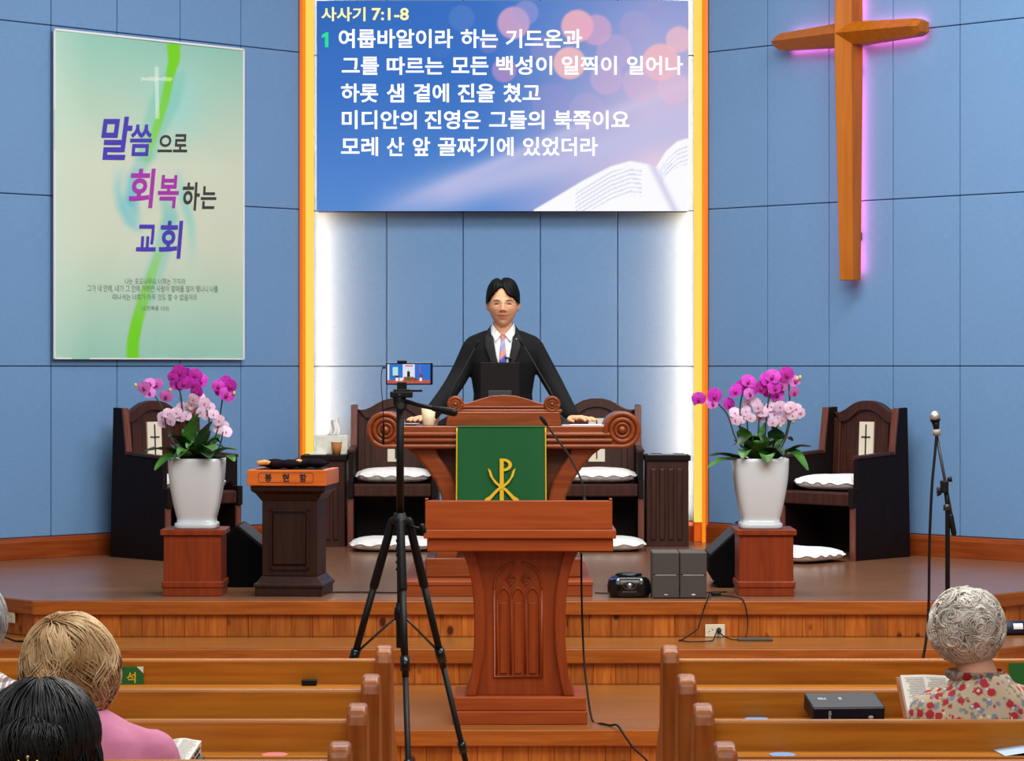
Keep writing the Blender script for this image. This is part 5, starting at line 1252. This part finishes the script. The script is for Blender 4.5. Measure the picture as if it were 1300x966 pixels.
sk.tube([(0, .012, 1.20), (0, .008, 1.27), (0, .0, 1.345)], [.062, .052, .052], 20, round_=True)
torso(sk, [(0, 0, .62, .14, .09), (0, 0, .80, .14, .09), (0, 0, .95, .13, .085), (0, 0, 1.1, .16, .10), (0, .005, 1.2, .15, .085), (0, .01, 1.25, .06, .06)])
arms = {}
for s in (-1, 1):
    sh, el, wr = (s*.165, .005, 1.178), (s*(.272 if s > 0 else .262), -.075, .985), (s*(.362 if s > 0 else .385), -.395, .818)
    arms[s] = (sh, el, wr); limb(sk, [sh, el, wr], [.045, .038, .026])
    fw = Vector((s*.62, -.72, -.02)) if s > 0 else Vector((s*.5, -.8, -.02))
    hand(sk, Vector(wr)+Vector((0, 0, -.012)), fw, Vector((-s*.72, -.62, 0)) if s > 0 else Vector((.8, -.5, 0)), (0, 0, 1), 1.0, .22)
for s in (-1, 1): limb(sk, [(s*.085, .01, .66), (s*.095, .0, .36), (s*.10, .02, .07)], [.075, .052, .036]); limb(sk, [(s*.10, .03, .04), (s*.115, -.13, .03)], [.036, .03])
m = fuse(sk, .0038, 2, .4)
tint_skin(m, (228, 172, 134), [(0, hz-.063, .026, .010, (190, 92, 86), .85, -.06), (0, hz-.0632, .026, .0022, (110, 50, 46), .8, -.06), (-.045, hz-.03, .025, .025, (224, 150, 124), .5, 0), (.045, hz-.03, .025, .025, (224, 150, 124), .5, 0),
    (0, hz-.033, .016, .012, (214, 146, 120), .5, -.06), (-.011, hz-.0395, .005, .0035, (110, 62, 50), .8, -.06), (.011, hz-.0395, .005, .0035, (110, 62, 50), .8, -.06), (0, hz-.108, .05, .03, (204, 156, 130), .35, 0), (-.034, hz+.003, .016, .008, (190, 132, 108), .5, 0), (.034, hz+.003, .016, .008, (190, 132, 108), .5, 0)])
body = put(m, 'body', M['skin'], t)
bv = BVHTree.FromPolygons([v.co[:] for v in m.vertices], [tuple(p.vertices) for p in m.polygons])
def face_line(pts, off=.0): 
    out = []
    for x, z in pts:
        h = bv.ray_cast(Vector((x, -1, hz+z)), Vector((0, 1, 0))); out.append(Vector((x, (h[0].y if h[0] else -.1)-off, hz+z)))
    return out
M['brow'] = plain('brow_hair', S(84, 60, 50), .8); M['eyeline'] = plain('lash_line', S(30, 18, 16), .7); M['eyewhite'] = plain('eye_white', S(196, 176, 164), .4)
for s in (-1, 1):
    MB().tube(face_line([(s*.018, .0200), (s*.028, .0232), (s*.042, .0235), (s*.053, .0195)], .0004), [.0018, .0028, .0025, .0012], 8, round_=True).build('eyebrow', M['brow'], body)
    e = MB().tube(face_line([(s*.021, .0005), (s*.028, .0035), (s*.036, .0042), (s*.044, .003), (s*.050, .0)], .0002), [.0012, .0020, .0023, .0020, .0010], 8, round_=True).build('eyelash', M['eyeline'], body)
    MB().tube(face_line([(s*.026, .0005), (s*.035, .0012), (s*.045, .0002)], -.0006), [.0012, .0022, .0012], 8, round_=True).build('eye', M['eyeline'], body)
# hair: full cap with a curtain parting
def man_hair(nu=120, nv=80):
    mb = MB(); cx, cy, cz = 0, -.004, hz+.012
    def line(x):
        return float(np.interp(x, [-.095, -.080, -.074, -.062, -.045, -.028, -.014, -.004, .006, .016, .030, .046, .062, .074, .080, .095], [.005, .008, .022, .046, .066, .085, .093, .094, .086, .062, .047, .041, .036, .022, .008, .005]))
    idx = {}; vs = []; fs = []
    def pt(i, j, inner):
        th = pi*j/nv; a_ = 2*pi*i/nu
        nx, ny, nz = math.sin(th)*math.sin(a_), -math.sin(th)*math.cos(a_), math.cos(th)
        vol = 1.0+.05*math.exp(-((nx-.45)/.35)**2)*(nz > 0)*nz+.04*math.exp(-((nx+.5)/.3)**2)*(nz > 0)*nz+.085*(2*abs(nx)*max(nz, 0))**2-.085*math.exp(-((nx+.12)/.09)**2)*max(nz, 0)**3
        fl = 1+.012*math.sin(a_*23+nz*9)+.008*math.sin(a_*41)
        k = (.90 if inner else vol*fl)
        return Vector((cx+.0925*nx*k, cy+.117*ny*k, cz+.131*nz*k))
    keep = {}
    for j in range(0, nv+1):
        for i in range(nu):
            p_ = pt(i, j, False); ny = -math.cos(2*pi*i/nu)
            if ny < .12: ok = p_.z-hz > line(p_.x)
            else: ok = p_.z-hz > np.interp(ny, [.12, .35, .55, .8, 1], [.004, -.002, -.02, -.06, -.07])
            keep[(i, j)] = ok
    def vid(i, j, inner):
        k = (i % nu, j, inner)
        if k not in idx:
            idx[k] = len(vs); vs.append(pt(i % nu, j, inner))
        return idx[k]
    cells = {(i, j) for j in range(nv) for i in range(nu) if all(keep[((i+a) % nu, j+b)] for a in (0, 1) for b in (0, 1))}
    for i, j in cells:
        fs.append((vid(i, j, 0), vid(i+1, j, 0), vid(i+1, j+1, 0), vid(i, j+1, 0))); fs.append((vid(i, j+1, 1), vid(i+1, j+1, 1), vid(i+1, j, 1), vid(i, j, 1)))
        for (di, dj, a, b) in ((0, 1, (0, 1), (1, 1)), (0, -1, (1, 0), (0, 0)), (1, 0, (1, 1), (1, 0)), (-1, 0, (0, 0), (0, 1))):
            nb = ((i+di) % nu, j+dj)
            if nb not in cells and 0 <= j+dj < nv:
                A, B = (i+a[0], j+a[1]), (i+b[0], j+b[1]); fs.append((vid(*A, 0), vid(*B, 0), vid(*B, 1), vid(*A, 1)))
    mb.add(vs, fs, True); return mb
man_hair().build('hair', M['hairblack'], t)
gl = MB()
for s in (-1, 1):
    y = -.127
    gl.tube([(s*.034+.023*math.copysign(abs(math.cos(a_))**.7, math.cos(a_)), y+abs(.034+.023*math.cos(a_))*.12, hz+.002+.0155*math.copysign(abs(math.sin(a_))**.7, math.sin(a_))) for a_ in np.linspace(0, 2*pi, 30)], .0011, 6)
    gl.tube([(s*.057, y+.008, hz+.009), (s*.078, -.09, hz+.010), (s*.084, 0, hz+.012)], .0012, 6)
gl.tube([(-.011, -.126, hz+.004), (0, -.1285, hz+.007), (.011, -.126, hz+.004)], .0011, 6)
gl.build('glasses', M['glass'], t)
# jacket
jk = MB()
jsec = [sering(*s_) for s_ in [(0, .005, .58, .185, .125), (0, .005, .70, .18, .12), (0, 0, .82, .168, .113), (0, 0, .93, .158, .108), (0, -.002, 1.02, .172, .115), (0, -.002, 1.10, .186, .12), (0, .003, 1.17, .188, .108), (0, .006, 1.215, .165, .092), (0, .008, 1.248, .118, .078), (0, .012, 1.272, .078, .068), (0, .014, 1.300, .066, .062)]]
jk.loft([[(x, y, z+(.75*(y-.014) if z > 1.26 else 0)-(.01 if z > 1.28 else 0)) for x, y, z in r_] for r_ in jsec])
for s in (-1, 1):
    sh, el, wr = [Vector(v) for v in arms[s]]
    limb(jk, [sh, el, wr], [.058, .052, .040])
    limb(jk, [(s*.08, .012, 1.228), (s*.155, .008, 1.192)], [.05, .056])
m = fuse(jk, .006, 6, .5); jo = put(m, 'jacket', M['suit'], t)
bj = BVHTree.FromPolygons([v.co[:] for v in m.vertices], [tuple(p.vertices) for p in m.polygons])
z_ = lambda py: 1.075-(py-466)/234.5
patch(bj, [(-.050, z_(424)), (-.050, z_(432)), (-.036, z_(452)), (-.008, z_(478))], [(.050, z_(424)), (.052, z_(432)), (.040, z_(452)), (.006, z_(478))], 12, .004, .006, 'shirt_front', M['shirt'], t)
patch(bj, [(-.012, z_(424)), (-.014, z_(427)), (-.010, z_(431)), (-.015, z_(442)), (-.020, z_(458)), (-.016, z_(474))], [(.014, z_(424)), (.015, z_(427)), (.010, z_(431)), (.015, z_(442)), (.020, z_(458)), (.016, z_(474))], 6, .011, .008, 'tie', M['tie'], t)
sc_ = MB()
for s in (-1, 1):
    cw = [Vector(p_) for p_ in ((s*.056, .012, z_(409.5)), (s*.052, -.034, z_(413)), (s*.034, -.064, z_(419)), (s*.011, -.084, z_(425)), (s*.040, -.104, z_(433.5)), (s*.060, -.060, z_(424)), (s*.066, .0, z_(417)))]
    c2 = [p_+Vector((s*.003, .006, -.002)) for p_ in cw]; f_ = [(0, 1, 6), (1, 5, 6), (1, 2, 5), (2, 4, 5), (2, 3, 4)]
    MB().add(cw+c2, f_+[tuple(7+i for i in q_[::-1]) for q_ in f_]+[(i, (i+1) % 7, 7+(i+1) % 7, 7+i) for i in range(7)]).build('shirt_collar', M['shirt'], t)
    patch(bj, [(s*.054, z_(413)), (s*.056, z_(425)), (s*.046, z_(440)), (s*.030, z_(460)), (s*.010, z_(482))], [(s*.070, z_(414)), (s*.096, z_(428)), (s*.098, z_(440)), (s*.066, z_(460)), (s*.020, z_(482))], 6, .012, .010, 'lapel', M['lapel'], t)
# collar band round the neck
slope = lambda r_: [(x, y, z+.75*(y-.05)-.012) for x, y, z in r_]
sc_.loft([slope(sering(0, .006, 1.262, .064, .060, 32, 2.2)), slope(sering(0, .004, 1.300, .060, .056, 32, 2.2)), slope(sering(0, .004, 1.302, .055, .052, 32, 2.2)), slope(sering(0, .006, 1.262, .058, .054, 32, 2.2))], cap=False); sc_.build('collar_band', M['shirt'], t)
for s in (-1, 1):
    wr = Vector(arms[s][2]); el = Vector(arms[s][1]); d_ = (wr-el).normalized()
    MB().tube([wr-d_*.02, wr+d_*.018], [.031, .030], 18).build('shirt_cuff', M['shirt'], t)
h = bj.ray_cast(Vector((.072, -1, z_(431))), Vector((0, 1, 0)))[0]; MB().ell(h+Vector((0, -.015, 0)), (.005, .003, .005), 10, 6).build('lapel_pin', M['metal'], t)
h = bj.ray_cast(Vector((.026, -1, z_(455))), Vector((0, 1, 0)))[0]; MB().tube([h+Vector((-.012, -.02, .004)), h+Vector((.018, -.02, -.002))], [.005, .006], 8, round_=True).build('clip_microphone', M['black'], t)
tr = MB()
for s in (-1, 1): limb(tr, [(s*.08, .005, .68), (s*.095, .0, .36), (s*.10, .02, .07)], [.095, .075, .058])
tr.ell((0, 0, .68), (.165, .11, .1), 20, 12); put(fuse(tr, .008, 4), 'trousers', M['suit'], t)
for s in (-1, 1): 
    o = MB(); limb(o, [(s*.10, .05, .045), (s*.11, -.05, .04), (s*.122, -.15, .034)], [.045, .045, .036]); o.v = [(x, y, max(z, .001)) for x, y, z in o.v]; o.build('shoe', M['shoe'], t)
# ---------------------------------------------------------------- hair built of strands
def strands(mb, c, rad, n, length, amp, freq, r0, crown, seed, zlow=-.9, ymin=-1.2, lift=.0, steps=9, curl=0.0, sides=4, back=1, gather=None, m=1, jit=.05):
    r = np.random.default_rng(seed); c = Vector(c); R3 = Vector(rad); crown = Vector(crown).normalized()
    k = 0
    for i in range(n*3):
        if k >= n: break
        zz = 1-2*(i+.5)/(n*3); zz = r.uniform(zlow, 1); a_ = r.uniform(0, 2*pi); s = math.sqrt(max(0, 1-zz*zz)); d_ = Vector((s*math.cos(a_), s*math.sin(a_), zz))
        if d_.y < ymin: continue
        k += 1; pts = []; rs = []; L_ = length*r.uniform(.6, 1.3); ph = r.uniform(0, 6.28); lf = 1+lift*r.uniform(.2, 1)
        side_sign = r.choice((-1, 1)); root = d_.copy(); lf0, L0 = lf, L_
        for q_ in range(m):
          pts = []; rs = []; d_ = (root+Vector(r.normal(0, jit, 3))).normalized() if m > 1 else root
          lf = lf0*(1+r.normal(0, .012)) if m > 1 else lf0; L_ = L0*(r.uniform(.8, 1.15) if m > 1 else 1)
          for j in range(steps):
              f_ = j/(steps-1)
              p_ = Vector((d_.x*R3.x, d_.y*R3.y, d_.z*R3.z))
              away = (d_-crown*d_.dot(crown)); away = away.normalized() if away.length > 1e-4 else Vector((0, 0, -1))
              flow = (away*.8+Vector((0, 0, -.9)))
              if gather is not None: flow = (Vector(gather)-p_).normalized()*1.2+Vector((0, 0, -.2))
              flow = flow-d_*flow.dot(d_); flow = flow.normalized() if flow.length > 1e-4 else Vector((1, 0, 0))
              sd = d_.cross(flow)
              if curl:
                  flow2 = flow*math.cos(f_*curl*side_sign+ph)+sd*math.sin(f_*curl*side_sign+ph)
              else: flow2 = flow+sd*amp*math.sin(freq*f_+ph)
              pts.append(c+p_*(lf+(.02*math.sin(pi*f_) if curl else .012*math.sin(freq*f_*.8+ph)))); rs.append(r0*(1-.75*f_**1.5)*(.5+.5*min(1, f_*5)))
              d_ = (Vector(((p_.x+flow2.x*L_/steps)/R3.x, (p_.y+flow2.y*L_/steps)/R3.y, (p_.z+flow2.z*L_/steps)/R3.z))).normalized()
          mb.tube(pts, rs, sides, cap=False)
    return mb
def hair_mat(name, dark, light, scale=30, rough=.5):
    m, t, b = nodes(name); N = t.nodes.new; L = t.links.new; b.inputs['Roughness'].default_value = rough; b.inputs['Specular IOR Level'].default_value = .4
    tc = N('ShaderNodeTexCoord'); n = N('ShaderNodeTexNoise'); n.inputs['Scale'].default_value = scale; n.inputs['Detail'].default_value = 6; L(tc.outputs['Object'], n.inputs['Vector'])
    r = N('ShaderNodeValToRGB'); r.color_ramp.elements[0].position = .32; r.color_ramp.elements[1].position = .68; r.color_ramp.elements[0].color = dark; r.color_ramp.elements[1].color = light
    L(n.outputs['Fac'], r.inputs[0]); L(r.outputs[0], b.inputs['Base Color']); return m
def seated(label, loc, rz, zsh, hz, hx, hy, shw, clothes, bottoms, skin, head=(.072, .09, .112), cloth_name='blouse', neck=.045, sleeves=True):
    """person sitting, facing -y before rotation; zsh shoulder height, hz head centre"""
    t = thing('person', label, 'person', loc, rz)
    sk = MB(); head_mesh(sk, (hx, hy, hz), *head, tilt=.25)
    for s in (-1, 1): ear(sk, (hx+s*head[0]*1.02, hy+.01, hz-.005), s, .9)
    sk.tube([(0, .01, zsh-.06), (hx*.4, hy*.3+.01, zsh+.02), (hx*.9, hy+.02, hz-head[2]*.5)], [neck*1.3, neck, neck], 16, round_=True)
    torso(sk, [(0, 0, .44, shw*.8, .10), (0, 0, .6, shw*.75, .10), (0, 0, zsh-.14, shw*.85, .10), (0, 0, zsh-.04, shw*.7, .08), (0, .005, zsh, .05, .05)])
    el = {}
    for s in (-1, 1):
        a_, e_, w_ = Vector((s*shw*.9, 0, zsh-.085)), Vector((s*(shw+.035), -.05, zsh-.30)), Vector((s*.12, -.30, zsh-.30)); el[s] = (a_, e_, w_)
        limb(sk, [a_, e_, w_], [.036, .032, .022]); hand(sk, w_, (-s*.3, -.9, .1), (-s*.6, 0, .6), (s*.3, 0, .9), .9, .4)
        limb(sk, [(s*.08, 0, .50), (s*.09, -.38, .50), (s*.09, -.38, .08)], [.07, .05, .034]); limb(sk, [(s*.09, -.36, .04), (s*.09, -.50, .03)], [.034, .026])
    m = fuse(sk, .007, 3); tint_skin(m, skin, []); body = put(m, 'body', M['skin'], t)
    cl = MB()
    torso(cl, [(0, .0, .44, shw*1.0, .135), (0, .0, .60, shw*.98, .13), (0, .0, zsh-.20, shw*1.02, .128), (0, 0, zsh-.10, shw*1.0, .115), (0, .004, zsh-.045, shw*.86, .095), (0, .008, zsh-.01, shw*.55, .078), (hx*.2, .01, zsh+.012, neck*1.5, neck*1.4)])
    for s in (-1, 1):
        limb(cl, [el[s][0], el[s][1], el[s][2]], [.058, .052, .04]); limb(cl, [(s*shw*.45, .006, zsh-.05), (s*shw*.88, .002, zsh-.085)], [.045, .054])
    m = fuse(cl, .008, 6); put(m, cloth_name, clothes, t)
    tr = MB()
    for s in (-1, 1): limb(tr, [(s*.085, .0, .515), (s*.09, -.38, .51), (s*.09, -.38, .09)], [.085, .07, .055])
    put(fuse(tr, .012, 3), 'trousers', bottoms, t)
    for s in (-1, 1):
        o = MB(); limb(o, [(s*.09, -.34, .045), (s*.09, -.44, .04), (s*.09, -.52, .032)], [.04, .042, .032]); o.v = [(x, y, max(z, .001)) for x, y, z in o.v]; o.build('shoe', M['shoe'], t)
    return t
# ---------------------------------------------------------------- curly grey-haired woman
def floral():
    m, t, b = nodes('floral_blouse'); N = t.nodes.new; L = t.links.new; b.inputs['Roughness'].default_value = .8
    tc = N('ShaderNodeTexCoord'); cur = S(204, 186, 160)
    nz = N('ShaderNodeTexNoise'); nz.inputs['Scale'].default_value = 120; L(tc.outputs['Object'], nz.inputs['Vector'])
    wp = N('ShaderNodeMix'); wp.data_type = 'VECTOR'; wp.inputs['Factor'].default_value = .008; L(tc.outputs['Object'], wp.inputs['A']); L(nz.outputs['Color'], wp.inputs['B'])
    prev = None
    for sc_, lo, hi, col, sel in ((60, .30, .38, S(150, 146, 120), .15), (44, .32, .40, S(134, 150, 170), .25), (38, .36, .44, S(186, 46, 56), .32), (80, .24, .34, S(190, 60, 66), .55), (50, .16, .24, S(232, 222, 204), .5)):
        mp = N('ShaderNodeMapping'); mp.inputs['Location'].default_value = (sc_*.37, sc_*.11, sc_*.53); L(wp.outputs['Result'], mp.inputs['Vector'])
        vo = N('ShaderNodeTexVoronoi'); vo.inputs['Scale'].default_value = sc_; L(mp.outputs[0], vo.inputs['Vector'])
        r = N('ShaderNodeMapRange'); r.inputs['From Min'].default_value = lo; r.inputs['From Max'].default_value = hi; r.inputs['To Min'].default_value = 1; r.inputs['To Max'].default_value = 0; L(vo.outputs['Distance'], r.inputs[0])
        sp = N('ShaderNodeSeparateColor'); L(vo.outputs['Color'], sp.inputs[0]); g = N('ShaderNodeMath'); g.operation = 'GREATER_THAN'; g.inputs[1].default_value = sel; L(sp.outputs[0], g.inputs[0])
        k = N('ShaderNodeMath'); k.operation = 'MULTIPLY'; L(r.outputs[0], k.inputs[0]); L(g.outputs[0], k.inputs[1])
        mx = N('ShaderNodeMix'); mx.data_type = 'RGBA'; L(k.outputs[0], mx.inputs['Factor']); mx.inputs['B'].default_value = col
        if prev is None: mx.inputs['A'].default_value = cur
        else: L(prev, mx.inputs['A'])
        prev = mx.outputs['Result']
    L(prev, b.inputs['Base Color']); return m
M['floral'] = floral(); M['darktrousers'] = plain('dark_trousers', S(40, 40, 48), .8)
w_x = (1245-650)*6.44/F
t = seated('curly grey-haired woman in a floral blouse reading an open Bible', (w_x, 6.44, 0), pi+.10, .925, 1.038, .025, -.035, .132, M['floral'], M['darktrousers'], (214, 160, 130), (.068, .086, .10), 'floral_blouse')
hc = (.028, -.025, 1.044); hr = (.082, .092, .086)
hb = MB().ell(hc, (hr[0]*.95, hr[1]*.95, hr[2]*.95), 32, 20)
strands(hb, hc, hr, 300, .085, 0, 0, .0030, (0, .2, 1), 11, zlow=-.72, ymin=-.75, lift=.11, steps=12, curl=4.4, m=5, jit=.045, sides=3)
strands(hb, (hc[0], hc[1]+.006, hc[2]-.008), hr, 260, .07, .5, 5, .0030, (0, .2, 1), 12, zlow=-.95, ymin=.0, lift=.02, steps=8)
hb.build('hair', hair_mat('grey_curls', S(178, 170, 160), S(240, 234, 224), 18, .7), t)
col_ = MB()
for k in range(2):
    col_.loft([[(hc[0]*.6+x*(1+.05*math.sin(i*2.2)), .012+y*(1+.05*math.sin(i*2.2)), z) for i, (x, y, z) in enumerate(sering(0, 0, zz, rr, rr*.95, 60, 2.2))] for zz, rr in ((.922, .062), (.932, .070), (.944, .066))], cap=False)
col_.build('ruffled_collar', M['floral'], t)
# ---------------------------------------------------------------- blonde woman in pink
M['pinkcloth'] = plain('pink_jacket', S(214, 130, 166), .8, noise=.08, nscale=30)
w_x = (85-650)*5.74/F
t = seated('blonde short-haired woman in a pink jacket seen from behind', (w_x+.02, 5.74, 0), pi-.12, .925, 1.02, .02, -.02, .185, M['pinkcloth'], M['darktrousers'], (220, 160, 134), (.074, .092, .112), 'pink_jacket')
hc = (.020, -.015, 1.038); hr = (.095, .104, .099)
hb = MB().ell(hc, (hr[0]*.96, hr[1]*.96, hr[2]*.96), 36, 24)
strands(hb, hc, hr, 210, .13, .42, 4.2, .0022, (.25, .45, .8), 21, zlow=-.45, ymin=-.8, lift=.075, steps=11, m=14, jit=.045, sides=3)
strands(hb, (hc[0], hc[1], hc[2]-.02), hr, 60, .10, 1.3, 7, .0020, (.25, .45, .8), 22, zlow=-.8, ymin=-.5, lift=.17, steps=10, m=8, jit=.05, sides=3)
hb.build('hair', hair_mat('blonde_hair', S(160, 118, 70), S(236, 204, 156), 14, .65), t)
# ---------------------------------------------------------------- black-haired woman in front
M['blackcloth'] = plain('black_cloth', S(22, 22, 26), .85)
w_x = (52-650)*5.09/F
t = seated('black-haired woman with a gold hair clip at the lower left corner', (w_x, 5.09, 0), pi, .86, .965, 0, -.01, .17, M['blackcloth'], M['darktrousers'], (214, 160, 130), (.074, .092, .112), 'black_top')
hc = (0, -.005, .972); hr = (.108, .110, .106)
hb = MB().ell(hc, (hr[0]*.985, hr[1]*.985, hr[2]*.985), 40, 28)
strands(hb, hc, hr, 1000, .16, .12, 3, .0030, (0, -.1, 1), 31, zlow=-.3, ymin=-.8, lift=.035, steps=10, sides=3)
bc = (0, .09, .958); hb.ell(bc, (.064, .042, .060), 28, 16); strands(hb, bc, (.066, .044, .062), 480, .09, .3, 3, .0026, (0, -.2, 1), 32, zlow=-.9, lift=.03, steps=7, sides=3)
strands(hb, (hc[0], hc[1], hc[2]-.06), (.112, .10, .12), 160, .22, .2, 3, .0022, (0, 0, 1), 33, zlow=-.1, ymin=-.3, lift=.05, steps=10, sides=3)
hb.build('hair', hair_mat('black_long_hair', S(8, 8, 9), S(30, 30, 33), 30, .38), t)
M['goldclip'] = plain('gold_clip', S(214, 190, 130), .25, 1)
cb = MB(); cy = .139
for i, x in enumerate(np.linspace(-.030, .030, 5)):
    z0, h_ = .908, (.022, .03, .038, .03, .022)[i]; cb.tube([(x, cy, z0), (x*1.15, cy, z0+h_)], [.003, .0016], 8, round_=True).ell((x*1.15, cy, z0+h_+.003), (.004, .004, .004), 8, 6)
cb.tube([(x, cy, .906+.004*math.cos(x*60)) for x in np.linspace(-.034, .034, 9)], .0032, 8, round_=True)
cb.build('hair_clip', M['goldclip'], t)
# ---------------------------------------------------------------- grey-haired man at the left edge
def plaid():
    m, t, b = nodes('plaid_shirt'); N = t.nodes.new; L = t.links.new; b.inputs['Roughness'].default_value = .8
    tc = N('ShaderNodeTexCoord'); prev = None
    for ax, sc_, th, col in (('x', 22, .2, S(60, 52, 58)), ('z', 22, .2, S(60, 52, 58)), ('x', 22, .92, S(170, 90, 96))):
        w_ = N('ShaderNodeTexWave'); w_.bands_direction = ax.upper(); w_.inputs['Scale'].default_value = sc_/1.4; L(tc.outputs['Object'], w_.inputs['Vector'])
        g = N('ShaderNodeMath'); g.operation = 'LESS_THAN' if th < .5 else 'GREATER_THAN'; g.inputs[1].default_value = th+.12 if th < .5 else th; L(w_.outputs['Fac'], g.inputs[0])
        k = N('ShaderNodeMath'); k.operation = 'MULTIPLY'; k.inputs[1].default_value = .65; L(g.outputs[0], k.inputs[0])
        mx = N('ShaderNodeMix'); mx.data_type = 'RGBA'; L(k.outputs[0], mx.inputs['Factor']); mx.inputs['B'].default_value = col
        if prev is None: mx.inputs['A'].default_value = S(222, 216, 214)
        else: L(prev, mx.inputs['A'])
        prev = mx.outputs['Result']
    L(prev, b.inputs['Base Color']); return m
w_x = (-38-650)*6.5/F
t = seated('grey-haired man in a plaid shirt cut off by the left edge', (w_x, 6.46, 0), pi, .93, 1.05, 0, -.01, .185, plaid(), M['darktrousers'], (204, 156, 130), (.076, .094, .115), 'plaid_shirt')
hc = (0, .0, 1.062); hr = (.094, .104, .098)
hb = MB().ell(hc, (hr[0]*.97, hr[1]*.97, hr[2]*.97), 32, 20)
strands(hb, hc, hr, 700, .09, .2, 4, .0028, (0, .2, 1), 41, zlow=-.35, ymin=-.45, lift=.03, steps=8, sides=3)
hb.build('hair', hair_mat('grey_hair', S(120, 120, 120), S(196, 196, 194), 30), t)
g = MB().tube([(-.08, .01, 1.05), (-.083, -.06, 1.052), (-.074, -.10, 1.05)], .003, 6).tube([(-.08, .01, 1.05), (-.078, .03, 1.03)], .003, 6).build('glasses', M['black'], t)
